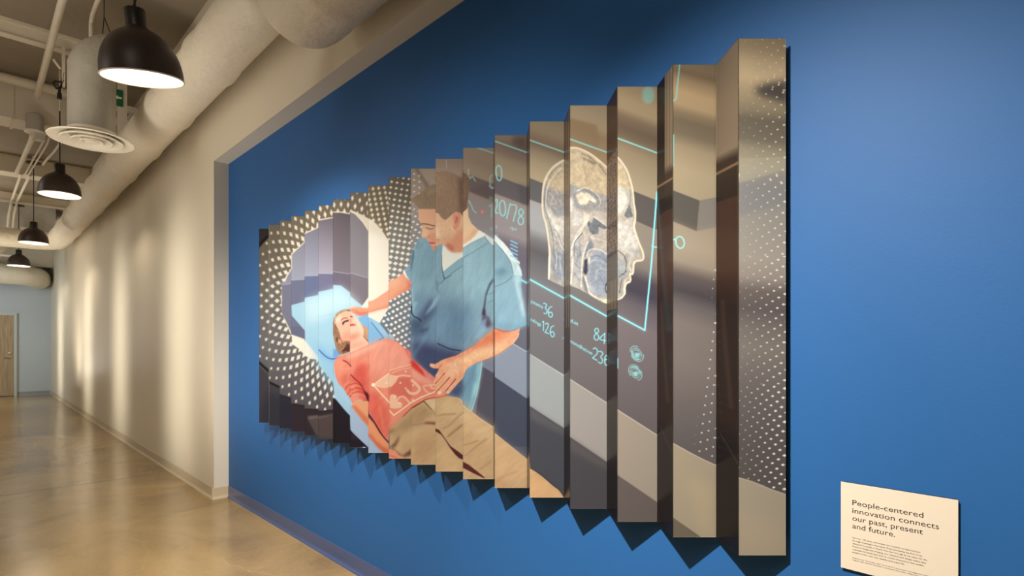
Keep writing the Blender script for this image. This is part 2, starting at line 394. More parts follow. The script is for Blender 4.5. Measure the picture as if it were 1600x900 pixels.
# green arrow tag on an upright behind the drop
t = thing('arrow_tag', 'small green tag with a white arrow on an upright behind the nearest lamp', 'tag', (1.2, 7.6, 4.2))
bm = bmesh.new(); box(bm, 1.19, 1.28, 7.62, 7.66, 3.74, ZC); obj('upright', bm, M_steel, t)
bm = bmesh.new(); box(bm, 1.155, 1.235, 7.60, 7.619, 4.10, 4.28); obj('plate', bm, M_green, t)
bm = bmesh.new()
v = [bm.verts.new((x, 7.598, z)) for x, z in ((1.163, 4.19), (1.188, 4.215), (1.188, 4.2), (1.226, 4.2), (1.226, 4.18), (1.188, 4.18), (1.188, 4.165))]
bm.faces.new(v); r = bmesh.ops.extrude_face_region(bm, geom=bm.faces[:]); bmesh.ops.translate(bm, vec=(0, -.002, 0), verts=[q for q in r['geom'] if isinstance(q, bmesh.types.BMVert)])
obj('arrow', bm, M_white, t)
for i, zz in enumerate((4.09, 4.27)):
    bm = bmesh.new(); box(bm, 1.0, XR - .003, 8.2, 8.28, zz, zz + .07)
    tag(obj('cross_rail', bm, M_steel), ('lower' if i == 0 else 'upper') + ' of two beige rails seen between the drop duct and the long round duct', 'rail')

# far end of the corridor ceiling
bm = bmesh.new(); box(bm, .42, 1.42, 16.75, 17.3, 3.72, ZC)
tag(obj('duct_plenum', bm, M_drop), 'large flat grey duct box high above the two farthest lamps', 'duct')
t = thing('duct_grille', 'small beige square grille box right of the third lamp shade', 'grille', (1.0, 16.5, 3.75))
bm = bmesh.new(); box(bm, .80, 1.10, 16.5, 16.745, 3.6, 3.98); obj('housing', bm, M_steel, t)
bm = bmesh.new(); box(bm, .78, 1.12, 16.47, 16.5, 3.96, 4.0); obj('lip', bm, M_steel, t)
bm = bmesh.new(); tube(bm, [(XL + .3, 18.6, 3.13), (.2, 18.6, 3.14), (.9, 18.62, 3.12), (1.1, 18.68, 3.10), (1.23, 18.85, 3.09), (1.285, 19.1, 3.08), (1.29, 19.59, 3.08)], [.25, .262, .25, .255, .25, .245, .24], 36)
tag(obj('flexible_duct', bm, M_flex, None, True), 'fat wrinkled flexible duct crossing above the far end door', 'duct')
bm = bmesh.new(); tube(bm, [(XL + .3, 17.9, 3.55), (.0, 17.9, 3.55), (.35, 17.9, 3.56), (.5, 17.95, 3.75), (.52, 17.95, 4.2)], [.2, .2, .21, .2, .2], 32)
tag(obj('flexible_duct', bm, M_flex, None, True), 'round duct bending upward left of the flat grey duct box', 'duct')
bm = bmesh.new()
box(bm, .25, .95, 17.4, 17.46, 3.42, 3.46); box(bm, .27, .31, 17.4, 17.46, 3.1, 3.42)
tag(obj('pipe_hanger', bm, M_steel), 'beige strut hanger frame behind the cap of the farthest lamp', 'hanger')

bm = bmesh.new(); box(bm, XL, XR - .002, 18.98, YE - .001, 3.40, ZC); struct('trim_3', bm, M_beige)

# ------------------------------------------------------------------ pendant lamps
def dome(R, H, n):
    return [(R * math.cos(a * PI / 2 * .97) ** .86 if a < 1 else .05, H * math.sin(a * PI / 2)) for a in [i / n for i in range(n + 1)]]
def make_lamp(label, loc):
    x, y, z = loc
    t = thing('pendant_lamp', label, 'pendant lamp', loc, 'dark dome pendant lamps along the corridor')
    R, H = .2, .262
    out = [(R * (1 - s ** 2.3) ** .52 if s < 1 else 0, H * s) for s in [i / 16 for i in range(17)]]
    out = [(max(r, .052), h) for r, h in out]
    bm = bmesh.new()
    lathe(bm, (x, y, z), (0, 0, 1), [(h, r) for r, h in out], 56, (False, True))
    obj('lamp_shade', bm, M_bronze, t, True)
    bm = bmesh.new()
    lathe(bm, (x, y, z), (0, 0, 1), [(-.002, R + .002), (0, R + .003), (.003, R), (.003, R - .004), (0, R - .006), (-.002, R - .004), (-.002, R + .002)], 56, (False, False))
    obj('rim', bm, M_white, t, True)
    bm = bmesh.new()
    lathe(bm, (x, y, z), (0, 0, 1), [(h - .004, r - .005) for r, h in out[:14]], 56, (False, True))
    obj('reflector', bm, M_white, t, True)
    bm = bmesh.new()
    lathe(bm, (x, y, z), (0, 0, 1), [(.002, R - .008), (.006, R - .007)], 56)
    obj('diffuser', bm, M_glow, t, True)
    bm = bmesh.new(); lathe(bm, (x, y, z), (0, 0, 1), [(H - .02, .052), (H + .085, .052), (H + .092, .047), (H + .092, .01)], 32, (True, True)); obj('cap', bm, M_black, t, True)
    return t
def lamp_cord(t, pts):
    bm = bmesh.new(); tube(bm, pts, .007, 8); obj('cord', bm, M_black, t, True)
lamps = []
for (x, y, z), lab, top, canopy in (
        ((.682, 3.625, 2.872), 'nearest and largest dark dome lamp, hanging in front of the vertical duct', 4.36, False),
        ((.73, 8.2, 3.11), 'second dark dome lamp down the corridor, just below the round diffuser', 4.10, False),
        ((.75, 12.26, 3.085), 'third dark dome lamp down the corridor, on a long cord from a black canopy', 4.43, True),
        ((.75, 16.3, 3.105), 'farthest and smallest dark dome lamp, above the flexible duct by the end wall', 4.43, True)):
    t = make_lamp(lab, (x, y, z))
    lean = Matrix.Rotation(math.radians(11 if y < 5 else 0), 4, (math.cos(ANG), -math.sin(ANG), 0))   # the nearest lamp hangs a little askew
    tip = Vector((x, y, z)) + lean @ Vector((0, 0, .352))
    lamp_cord(t, [tip - Vector((0, 0, .01)), tip + Vector((0, 0, .2)), (tip.x, tip.y, top)])
    if y < 5:
        bm = bmesh.new(); tube(bm, [tip + Vector((-.012, 0, 0)), tip + Vector((.012, -.01, .07)), tip + Vector((.02, 0, .2)), tip + Vector((0, 0, .45))], .004, 6); obj('safety_wire', bm, M_black, t, True)
        t.rotation_euler = lean.to_euler()
        for c in t.children:
            if c.name.split('.')[0] in ('cord', 'safety_wire'):
                c.matrix_parent_inverse = (Matrix.Translation((x, y, z)) @ lean).inverted()
    if canopy:
        bm = bmesh.new(); lathe(bm, (x, y, top - .01), (0, 0, 1), [(0, .02), (.004, .10), (.022, .10), (.026, .02)], 32); obj('canopy', bm, M_black, t, True)
        bm = bmesh.new(); lathe(bm, (x, y, top), (0, 0, 1), [(0, .02), (ZC - top, .02)], 12); obj('stem', bm, M_steel, t, True)
    if 8 < y < 9:
        bm = bmesh.new(); tube(bm, [(x, y, top - .02), (x, y, ZC)], .009, 10); obj('rod', bm, M_steel, t, True)
    lamps.append(t)
    light('pendant_light', 'SPOT', (x, y, z - .03), (x, y, 0), 34, col=(1, .88, .70), spot_size=2.7, spot_blend=.35, shadow_soft_size=.15)

# ------------------------------------------------------------------ plaque on the blue wall
t = thing('wall_plaque', 'cream text plaque on the blue wall, right of the pleated picture', 'plaque', (XB, .31, .80))
bm = bmesh.new(); box(bm, XB - .0105, XB - .0005, .1895, .4337, .8005, 1.0285); obj('backing', bm, M_edge, t)
bm = bmesh.new(); box(bm, XB - .0125, XB - .0105, .1885, .4342, .7995, 1.029); obj('face', bm, M_plaque, t)
def lettering(rows, name, parent, m, xp, y0, size_w):
    bm = bmesh.new()
    for txt, z, width, cap in rows:
        cu = bpy.data.curves.new('row_text', 'FONT'); cu.body = txt; cu.size = 1; cu.resolution_u = 3; cu.extrude = 0
        ob = bpy.data.objects.new('row_text', cu)
        me = ob.to_mesh()
        co = [v.co.copy() for v in me.vertices]
        W = max(c.x for c in co) - min(c.x for c in co); X0 = min(c.x for c in co)
        sx = width / W; sz = cap / .70
        vs = [bm.verts.new((xp, y0 - (c.x - X0) * sx, z + c.y * sz)) for c in co]
        for p in me.polygons:
            try:
                bm.faces.new([vs[i] for i in p.vertices])
            except ValueError:
                pass
        ob.to_mesh_clear(); bpy.data.objects.remove(ob); bpy.data.curves.remove(cu)
    for f in bm.faces:
        f.normal_update()
        if f.normal.x > 0:
            f.normal_flip()
    me = bpy.data.meshes.new(name); bm.to_mesh(me); bm.free(); me.materials.append(m)
    o = bpy.data.objects.new(name, me); C.objects.link(o); o.parent = parent
    o.matrix_parent_inverse = Matrix.Translation(-Vector(parent.location))
    return o
XT = XB - .0129
lettering([('People-centered', .9725, .152, .0135), ('innovation connects', .9515, .1825, .0135), ('our past, present', .9314, .151, .0135), ('and future.', .911, .094, .0135)], 'heading', t, M_ink, XT, .407, 1)
body = [('For over 125 years, we\u2019ve been on a mission to improve lives', .1455), ('through meaningful innovation. From producing the first X-ray', .150), ('tubing for hospitals in World War One through to our vision for the', .159),
        ('future of Diagnostic Imaging, our research and design teams take', .157), ('a people-centered approach to create innovations that enable', .1525), ('people to live well, stay healthy and enjoy life.', .114)]
lettering([(s, .8845 - .00766 * i, wd, .0037) for i, (s, wd) in enumerate(body)], 'body_text', t, M_ink, XT, .407, 1)
lettering([('Image top left: The therapy room, one of our first innovations in the diagnostic imaging of patients', .8318, .185, .0026), ('Image far right: Magnetic resonance in the hospital of the future, seeing more with each scan', .8264, .170, .0026)], 'footnote', t, M_ink, XT, .407, 1)

# ---- the printed picture: a small painter that colours an array; x runs right, y runs up, in print units
SS = 2
PW, PH = 850, 835
canvas = np.zeros((PH * SS, PW * SS, 3), np.float32)

def soften(m, r):
    r = int(round(r * SS))
    if r < 1:
        return m
    for ax in (0, 1):
        for _ in range(2):
            n = m.shape[ax]
            pad = [(0, 0), (0, 0)]; pad[ax] = (r + 1, r)
            c = np.cumsum(np.pad(m, pad), axis=ax)
            hi = np.take(c, np.arange(2 * r + 1, 2 * r + 1 + n), axis=ax)
            lo = np.take(c, np.arange(0, n), axis=ax)
            m = (hi - lo) / (2 * r + 1)
    return m

def smooth_line(pts, closed, n=5):
    P = np.array(pts, float)
    m = len(P)
    if m < 3:
        return P
    out = []
    for i in range(m if closed else m - 1):
        if closed:
            a, b, c, d = P[i - 1], P[i], P[(i + 1) % m], P[(i + 2) % m]
        else:
            b, c = P[i], P[i + 1]
            a = P[i - 1] if i else 2 * b - c
            d = P[i + 2] if i + 2 < m else 2 * c - b
        for j in range(n):
            t = j / n
            out.append(.5 * ((2 * b) + (c - a) * t + (2 * a - 5 * b + 4 * c - d) * t * t + (3 * b - a - 3 * c + d) * t ** 3))
    if not closed:
        out.append(P[-1])
    return np.array(out)

def box_of(pts, pad):
    x0 = max(0, int((pts[:, 0].min() - pad) * SS)); x1 = min(PW * SS, int((pts[:, 0].max() + pad) * SS) + 2)
    y0 = max(0, int((pts[:, 1].min() - pad) * SS)); y1 = min(PH * SS, int((pts[:, 1].max() + pad) * SS) + 2)
    return x0, x1, y0, y1

def fill_mask(loops, bx):
    x0, x1, y0, y1 = bx
    w, h, Q = x1 - x0, y1 - y0, 3
    if w < 1 or h < 1:
        return None
    acc = np.zeros((h * Q, w * Q + 1), np.int16)
    ys = (np.arange(h * Q) + .5) / Q + y0
    for P in loops:
        P = P * SS
        for i in range(len(P)):
            (ax, ay), (bx_, by) = P[i - 1], P[i]
            if ay == by:
                continue
            r = np.nonzero((ys >= min(ay, by)) & (ys < max(ay, by)))[0]
            if len(r) == 0:
                continue
            xi = ax + (ys[r] - ay) / (by - ay) * (bx_ - ax)
            ci = np.clip(np.ceil((xi - x0) * Q - .5), 0, w * Q).astype(int)
            np.add.at(acc, (r, ci), 1)
    m = (np.cumsum(acc, axis=1)[:, :-1] % 2).astype(np.float32)
    return m.reshape(h, Q, w, Q).mean((1, 3))

def lay(mask, bx, col, alpha, clip):
    if mask is None:
        return
    x0, x1, y0, y1 = bx
    if clip:
        xs = np.arange(x0, x1) / SS
        mask = mask * ((xs >= clip[0] - .3) & (xs < clip[1]))[None, :]
    a = (mask * alpha)[..., None]
    reg = canvas[y0:y1, x0:x1]
    canvas[y0:y1, x0:x1] = reg * (1 - a) + a * np.asarray(col, np.float32)

def stroke_mask(P, w, bx):
    x0, x1, y0, y1 = bx
    X, Y = np.meshgrid((np.arange(x0, x1) + .5) / SS, (np.arange(y0, y1) + .5) / SS)
    d = np.full(X.shape, 1e9)
    for (ax, ay), (bx_, by) in zip(P[:-1], P[1:]):
        dx, dy = bx_ - ax, by - ay
        L = dx * dx + dy * dy + 1e-9
        t = np.clip(((X - ax) * dx + (Y - ay) * dy) / L, 0, 1)
        d = np.minimum(d, (X - ax - t * dx) ** 2 + (Y - ay - t * dy) ** 2)
    return np.clip((w / 2 - np.sqrt(d)) * SS + .5, 0, 1).astype(np.float32)

def text_loops(txt):
    cu = bpy.data.curves.new('lettering_outline', 'FONT')
    cu.body = txt; cu.size = 1; cu.resolution_u = 3; cu.fill_mode = 'NONE'
    ob = bpy.data.objects.new('lettering_outline', cu)
    me = ob.to_mesh()
    nb = {}
    for e in me.edges:
        a, b = e.vertices
        nb.setdefault(a, []).append(b); nb.setdefault(b, []).append(a)
    co = [v.co[:2] for v in me.vertices]
    seen, loops = set(), []
    for s in nb:
        if s in seen:
            continue
        lp, cur, prev = [], s, None
        while cur not in seen:
            seen.add(cur); lp.append(co[cur])
            nx = [q for q in nb[cur] if q != prev and q not in seen]
            if not nx:
                break
            prev, cur = cur, nx[0]
        if len(lp) > 2:
            loops.append(np.array(lp))
    ob.to_mesh_clear()
    bpy.data.objects.remove(ob); bpy.data.curves.remove(cu)
    return loops

def gradient(stops, y, x=0, slope=0, xc=0):
    st = sorted(stops)
    ys = [s[0] for s in st]
    v = y + slope * (x - xc)
    return np.stack([np.interp(v, ys, [s[1][i] for s in st]) for i in range(3)], -1)

def paint(op):
    k = op[0]
    if k == 'p':
        _, col, f, a, sm, clip, pts = op
        P = smooth_line(pts, True) if sm else np.array(pts, float)
        bx = box_of(P, 2 * f + 2)
        m = fill_mask([P], bx)
        if m is not None:
            lay(soften(m, f if f > .8 else 0), bx, col, a, clip)
    elif k == 's':
        _, col, f, a, sm, clip, pts, w = op
        P = smooth_line(pts, False) if sm else np.array(pts, float)
        bx = box_of(P, w + 2 * f + 2)
        if bx[1] > bx[0] and bx[3] > bx[2]:
            lay(soften(stroke_mask(P, w, bx), f if f > .8 else 0), bx, col, a, clip)
    elif k in ('g', 'G'):
        (xa, xb), sl, stops = op[1], op[2], op[3]
        x0, x1 = int(xa * SS), min(PW * SS, int(xb * SS))
        X, Y = np.meshgrid(np.arange(x0, x1) / SS, np.arange(PH * SS) / SS)
        col = gradient(stops, Y, X, sl, xa)
        if k == 'g':
            canvas[:, x0:x1] = col
        else:
            m = fill_mask([np.array(op[4], float)], (x0, x1, 0, PH * SS))[..., None]
            canvas[:, x0:x1] = canvas[:, x0:x1] * (1 - m) + m * col
    elif k in ('l', 'r'):
        pts = np.array(op[5] if k == 'l' else op[3], float)
        bx = box_of(pts, 3)
        x0, x1, y0, y1 = bx
        X, Y = np.meshgrid((np.arange(x0, x1) + .5) / SS, (np.arange(y0, y1) + .5) / SS)
        if k == 'l':
            _, col, f, a, clip, _p, o, v1, v2, w, gx, gy = op
            det = v1[0] * v2[1] - v1[1] * v2[0]
            u = ((X - o[0]) * v2[1] - (Y - o[1]) * v2[0]) / det
            v = ((Y - o[1]) * v1[0] - (X - o[0]) * v1[1]) / det
            inside = None
            du, dv = u - np.round(u), v - np.round(v)
            ex, ey = du * v1[0] + dv * v2[0], du * v1[1] + dv * v2[1]
            cx, cy = X - ex, Y - ey
            wx = w[0] + gx[0] * (cx - o[0]) - gy[0] * (cy - o[1])
            wy = w[1] + gx[1] * (cx - o[0]) - gy[1] * (cy - o[1])
            e = np.abs(ex) / np.maximum(wx, .4) + np.abs(ey) / np.maximum(wy, .4)
            m = np.clip((1 - e) * np.minimum(wx, wy) * SS * .8 + .5, 0, 1)
        else:
            _, col, clip, _p, c, ax, ay, n, q, t0, t1 = op
            a = .95
            dx, dy = (X - c[0]) / ax, (Y - c[1]) / ay
            rho = np.sqrt(dx * dx + dy * dy)
            A = np.arctan2(dy, dx) * n / (2 * math.pi); B = (rho - 1) * q
            p, s = A + B, A - B
            e = np.maximum(np.abs(p - np.floor(p) - .5), np.abs(s - np.floor(s) - .5))
            t = t0 + (t1 - t0) * np.clip((rho - 1) / .5, 0, 1)
            m = np.clip((t - e) * 12 + .5, 0, 1)
        lay(m * fill_mask([pts], bx), bx, col, a, clip)
    elif k == 'n':
        _, sx, sy, rot, amp, seed, clip, pts = op
        P = np.array(pts, float)
        bx = box_of(P, 4)
        x0, x1, y0, y1 = bx
        X, Y = np.meshgrid(np.arange(x0, x1) / SS, np.arange(y0, y1) / SS)
        c, s = math.cos(rot), math.sin(rot)
        U, V = (X * c + Y * s) / sx, (-X * s + Y * c) / sy
        tab = np.random.RandomState(seed).rand(128, 128)
        n = 0
        for o, g in ((1, .6), (2.1, .4)):
            u, v = U * o, V * o
            i, j = np.floor(u).astype(int), np.floor(v).astype(int)
            fu, fv = u - i, v - j
            fu, fv = fu * fu * (3 - 2 * fu), fv * fv * (3 - 2 * fv)
            i0, i1, j0, j1 = i % 128, (i + 1) % 128, j % 128, (j + 1) % 128
            n = n + g * ((tab[j0, i0] * (1 - fu) + tab[j0, i1] * fu) * (1 - fv) + (tab[j1, i0] * (1 - fu) + tab[j1, i1] * fu) * fv)
        mk = soften(fill_mask([P], bx), 1)
        if clip:
            xs = np.arange(x0, x1) / SS
            mk = mk * ((xs >= clip[0] - .3) & (xs < clip[1]))[None, :]
        canvas[y0:y1, x0:x1] *= (1 + (mk * (n - .5) * 2 * amp))[..., None]
    elif k == 't':
        _, col, f, a, clip, txt, (x, y), size, (ux, uy), w = op
        lp = [np.stack([x + size * w * P[:, 0] * ux, y + size * (P[:, 1] + w * P[:, 0] * uy)], -1) for P in text_loops(txt)]
        if lp:
            bx = box_of(np.concatenate(lp), 2)
            m = fill_mask(lp, bx)
            if m is not None:
                lay(np.clip(m * 1.3, 0, 1), bx, col, a, clip)

PRINT=[
('g',(759,835),.1,[(818,(150,131,102)),(800,(160,140,110)),(780,(188,164,128)),(755,(196,170,132)),(725,(165,146,114)),(705,(140,126,102)),(690,(112,102,86)),(660,(120,110,93)),(643,(152,140,116)),(613,(168,156,132)),(585,(148,141,130)),(545,(150,143,132)),(475,(160,150,136)),(445,(150,138,126)),(423,(110,99,92)),(395,(98,88,84)),(365,(118,108,101)),(335,(128,118,108)),(275,(110,101,96)),(215,(98,90,86)),(175,(92,85,80)),(95,(88,80,76)),(10,(88,80,76))]),
('p',(82,74,68),6,.95,0,(759,835),[(783.7,737.2),(800.8,744.5),(817.9,748.2),(836.5,749.4),(836.5,710.3),(825.3,715.2),(808.2,720.1),(791,725)]),
('p',(215,190,150),7,.35,0,(759,835),[(761.7,776.3),(795.9,761.7),(830.2,769),(830.2,754.3),(786.1,747),(761.7,749.4)]),
('p',(128,126,126),5,.55,0,(759,835),[(757.5,588.5),(795.9,599.5),(832.6,610.6),(832.6,554.3),(757.5,537.2)]),
('p',(172,162,140),.8,.6,0,(759,835),[(757.5,627.7),(832.6,630.1),(832.6,610.6),(795.9,599.5),(757.5,588.5)]),
('p',(164,150,128),.4,1,0,(759,835),[(757.5,128.9),(781.3,122.1),(808.2,111.1),(832.6,102.5),(832.6,7.2),(757.5,7.2)]),
('p',(176,158,130),14,.7,0,(759,835),[(757.5,78.1),(832.6,58.5),(832.6,7.2),(757.5,7.2)]),
('s',(215,200,170),.5,1,1,(759,835),[(759.3,128.7),(781.3,122.1),(808.2,111.1),(832.6,102.5)],.9),
('g',(656.5,722.5),.28,[(778,(138,119,94)),(767,(128,109,85)),(755,(160,136,104)),(735,(190,161,121)),(715,(180,154,118)),(703,(140,121,95)),(690,(118,104,84)),(670,(122,108,88)),(650,(158,140,112)),(615,(172,154,124)),(575,(165,148,120)),(535,(152,138,118)),(495,(164,148,126)),(470,(152,138,120)),(450,(96,86,82)),(425,(74,68,70)),(405,(102,94,92)),(375,(124,113,106)),(315,(122,112,106)),(235,(106,97,93)),(185,(98,90,87)),(37,(92,84,80))]),
('p',(94,88,80),.4,1,0,(656.5,722.5),[(655,578.3),(698.1,561.7),(693.7,513.5),(655,529.9)]),
('p',(130,122,112),.5,1,0,(656.5,722.5),[(698.1,561.7),(724,567),(724,520.1),(693.7,513.5)]),
('p',(165,149,126),6,.5,0,(656.5,722.5),[(655,529.9),(693.7,513.5),(724,520.1),(724,478.5),(655,488.3)]),
('p',(164,149,125),.4,1,0,(656.5,722.5),[(655,182.7),(693.2,162.4),(724,147.8),(724,29.2),(655,29.2)]),
('p',(182,162,130),10,.6,0,(656.5,722.5),[(678.6,134.3),(724,112.3),(724,34.1),(695.7,43.9)]),
('p',(112,100,84),.5,1,0,(656.5,722.5),[(655,67.6),(700.6,35.8),(655,34.1)]),
('s',(222,206,176),.5,1,1,(656.5,722.5),[(656.1,182.7),(693.2,162.4),(723.8,147.8)],.9),
('s',(150,225,220),.5,.75,0,(656.5,722.5),[(667.1,776.8),(661.5,720.1),(657.1,717.6)],2.2),
('s',(150,225,220),.5,.85,0,(656.5,722.5),[(657.1,663.9),(656.6,615)],2.4),
('p',(150,225,220),.4,1,0,(656.5,722.5),[(675,497.9),(675.3,495.6),(675.1,493.4),(674.6,491.3),(673.8,489.4),(672.6,488),(671.2,486.9),(669.6,486.3),(667.9,486.2),(666.2,486.6),(664.5,487.6),(663,488.9),(661.8,490.6),(660.8,492.7),(660.1,494.9),(659.9,497.1),(660,499.4),(660.5,501.5),(661.3,503.3),(662.5,504.8),(663.9,505.8),(665.5,506.4),(667.2,506.5),(669,506.1),(670.6,505.2),(672.1,503.8),(673.4,502.1),(674.4,500.1)]),
('p',(158,143,123),.4,1,0,(656.5,722.5),[(672.8,497.4),(673.1,495.6),(673,493.8),(672.7,492.1),(672.1,490.7),(671.3,489.5),(670.4,488.7),(669.2,488.2),(668,488.2),(666.8,488.6),(665.6,489.3),(664.5,490.5),(663.5,491.9),(662.8,493.5),(662.3,495.3),(662.1,497.1),(662.1,498.9),(662.4,500.6),(663,502.1),(663.8,503.2),(664.8,504.1),(665.9,504.5),(667.1,504.5),(668.4,504.2),(669.6,503.4),(670.7,502.3),(671.6,500.9),(672.3,499.2)]),
('s',(150,225,220),.5,1,1,(656.5,722.5),[(656.1,500.8),(660,500.8)],2.6),
('g',(569.5,632.5),.38,[(742,(172,149,116)),(725,(182,158,122)),(710,(176,154,120)),(697,(135,115,92)),(680,(112,95,77)),(667,(120,103,83)),(657,(140,121,96)),(645,(152,134,107)),(625,(158,142,115)),(590,(166,150,122)),(555,(150,136,112)),(495,(142,129,116)),(470,(125,114,107)),(450,(78,71,77)),(430,(70,65,74)),(410,(98,90,94)),(375,(118,107,108)),(315,(112,102,103)),(235,(102,93,93)),(58,(100,91,88))]),
('p',(150,225,220),2,.55,0,(569.5,632.5),[(627.7,726.7),(627.5,723.5),(626.7,720.5),(625.6,717.8),(624,715.6),(622.2,713.9),(620.1,712.8),(617.9,712.5),(615.8,712.8),(613.7,713.9),(611.8,715.6),(610.3,717.8),(609.1,720.5),(608.4,723.5),(608.2,726.7),(608.4,729.8),(609.1,732.8),(610.3,735.5),(611.8,737.7),(613.7,739.4),(615.8,740.5),(617.9,740.8),(620.1,740.5),(622.2,739.4),(624,737.7),(625.6,735.5),(626.7,732.8),(627.5,729.8)]),
('p',(95,89,84),.5,1,0,(569.5,632.5),[(593.9,576.7),(616.1,567.8),(636.1,559.4),(636.1,515),(623.3,518.9),(599.4,529.4)]),
('p',(143,131,119),.6,.9,0,(569.5,632.5),[(598.9,529.2),(623.3,518.6),(636.1,512.8),(636.1,480.6),(600.6,480.6)]),
('s',(150,225,220),.5,.95,0,(569.5,632.5),[(570.5,658.9),(631.1,636.2)],2.2),
('p',(158,145,129),.4,1,0,(569.5,632.5),[(568,235.8),(634,194.4),(634,88.9),(568,133.9)]),
('p',(102,92,87),.4,1,0,(569.5,632.5),[(568,133.9),(634,88.9),(634,56.1),(568,56.1)]),
('s',(222,210,190),.5,1,0,(569.5,632.5),[(569.4,235),(632.2,194.7)],.9),
('g',(495.5,553.5),.33,[(712,(180,160,130)),(690,(176,154,122)),(675,(152,127,98)),(635,(160,135,103)),(585,(165,145,118)),(475,(125,118,112)),(395,(112,107,106)),(315,(112,104,104)),(80,(84,79,80))]),
('p',(150,124,94),1.5,.8,0,(495.5,553.5),[(494,691.2),(537.2,679.5),(540.9,664.3),(540.9,642.3),(494,659.4)]),
('s',(150,225,220),.5,.9,0,(495.5,553.5),[(495.7,657.7),(555.6,636.2)],2.2),
('p',(158,150,142),.4,1,0,(495.5,553.5),[(494,282.8),(555,245),(555,151.9),(494,193.3)]),
('p',(74,71,74),.4,1,0,(495.5,553.5),[(494,193.3),(555,151.9),(555,72.8),(494,72.8)]),
('p',(100,92,90),4,.6,0,(495.5,553.5),[(494,193.3),(555,151.9),(555,139.4),(494,172.8)]),
('s',(220,212,200),.5,1,0,(495.5,553.5),[(495.6,282.5),(553.9,245)],.9),
('g',(432.5,488),.36,[(687,(166,146,118)),(675,(160,139,112)),(663,(140,116,94)),(653,(130,108,90)),(643,(150,131,106)),(625,(170,152,122)),(600,(182,162,128)),(575,(165,150,125)),(545,(168,166,164)),(520,(165,164,163)),(503,(120,117,118)),(485,(96,91,94)),(465,(108,105,108)),(435,(124,121,123)),(375,(118,114,115)),(315,(112,109,111)),(99,(76,76,80))]),
('p',(100,98,98),.5,1,0,(432.5,488),[(431,597.6),(486.1,575.3),(486.1,542.8),(451.1,556.3),(431,563.7)]),
('p',(170,168,167),1,.7,0,(432.5,488),[(431,563.7),(451.1,556.3),(486.1,542.8),(486.1,527.2),(431,532.8)]),
('s',(150,225,220),.5,.9,0,(432.5,488),[(432.6,656.2),(487.4,636.7)],2.2),
('p',(160,163,161),.4,1,0,(432.5,488),[(431,321.8),(489.5,287.6),(489.5,203.8),(431,241.7)]),
('p',(74,74,80),.4,1,0,(432.5,488),[(431,241.7),(489.5,203.8),(489.5,95),(431,95)]),
('p',(110,105,103),4,.5,0,(432.5,488),[(431,241.7),(489.5,203.8),(489.5,192.8),(431,222.1)]),
('s',(215,216,212),.5,1,0,(432.5,488),[(433,321.6),(487.2,287.6)],.9),
('g',(378,427.5),.37,[(665,(146,127,108)),(653,(128,108,96)),(641,(138,118,102)),(629,(160,142,116)),(605,(166,148,120)),(575,(160,142,118)),(545,(160,149,149)),(517,(158,148,148)),(503,(120,112,120)),(485,(112,106,118)),(455,(120,116,130)),(405,(116,116,128)),(345,(108,108,118)),(115,(74,78,92))]),
('p',(90,76,72),4,.75,0,(378,427.5),[(402.8,652.8),(409.4,661.7),(429,661.7),(429,637.2),(413.9,642.8)]),
('p',(106,99,101),.5,1,0,(378,427.5),[(376.5,601.9),(429,582.2),(429,553.3),(376.5,573)]),
('p',(84,78,84),4,.6,0,(378,427.5),[(413.9,588.3),(429,582.2),(429,553.3),(418.3,557.2)]),
('p',(168,157,154),1.5,.6,0,(378,427.5),[(376.5,573),(429,553.3),(429,532.8),(376.5,543.9)]),
('s',(150,225,220),.5,.85,0,(378,427.5),[(379.2,654.1),(427.2,637)],2.2),
('p',(143,152,166),.4,1,0,(378,427.5),[(376.5,355),(407.2,337.8),(429,325.4),(429,251.7),(376.5,287.2)]),
('p',(72,76,92),.4,1,0,(378,427.5),[(376.5,287.2),(429,251.4),(429,177.2),(376.5,177.2)]),
('s',(215,222,230),.5,1,0,(378,427.5),[(406.1,338.3),(427.8,325.4)],.9),
('g',(328.5,378),.38,[(644,(152,132,113)),(630,(150,130,110)),(613,(158,140,116)),(590,(155,137,112)),(565,(150,138,134)),(535,(150,141,141)),(500,(150,144,146)),(315,(128,132,146)),(126,(84,82,94))]),
('p',(112,96,92),.5,1,0,(328.5,378),[(336.1,603),(339.4,601.7),(379.5,586.3),(379.5,559.2),(338.1,575.8)]),
('p',(98,84,82),3,.6,0,(328.5,378),[(338.1,577.2),(361.7,588.3),(379.5,583.9),(379.5,559.2)]),
('s',(150,225,220),.5,.7,0,(328.5,378),[(349.2,644.6),(377.8,635.3)],2),
('p',(128,133,148),.4,1,0,(328.5,378),[(356.1,321.7),(379.5,321.7),(379.5,290.2),(358.3,302.6)]),
('p',(86,83,94),.4,1,0,(328.5,378),[(358.3,302.6),(379.5,290.2),(379.5,177.2),(341.7,177.2)]),
('g',(285.5,328.5),0,[(626,(160,135,116)),(605,(172,150,132)),(137,(150,130,110))]),
('s',(190,205,190),.5,.6,1,(285.5,328.5),[(302.2,625),(303,612.2)],1.4),
('p',(120,85,70),1.5,.6,0,(285.5,328.5),[(330,625),(330,625),(330,593.9),(326.1,597.2)]),
('g',(247,285.5),0,[(611,(168,148,128)),(575,(172,155,140)),(545,(165,152,142)),(515,(150,142,138)),(445,(140,136,136)),(149,(128,126,128))]),
('p',(128,112,104),1,.8,0,(247,285.5),[(252.8,611.1),(258.9,611.1),(276.1,585),(271.7,580.6),(266.1,591.7)]),
('p',(190,168,145),2,.7,0,(247,285.5),[(259.4,610.6),(287,610.6),(287,586.7),(275,585)]),
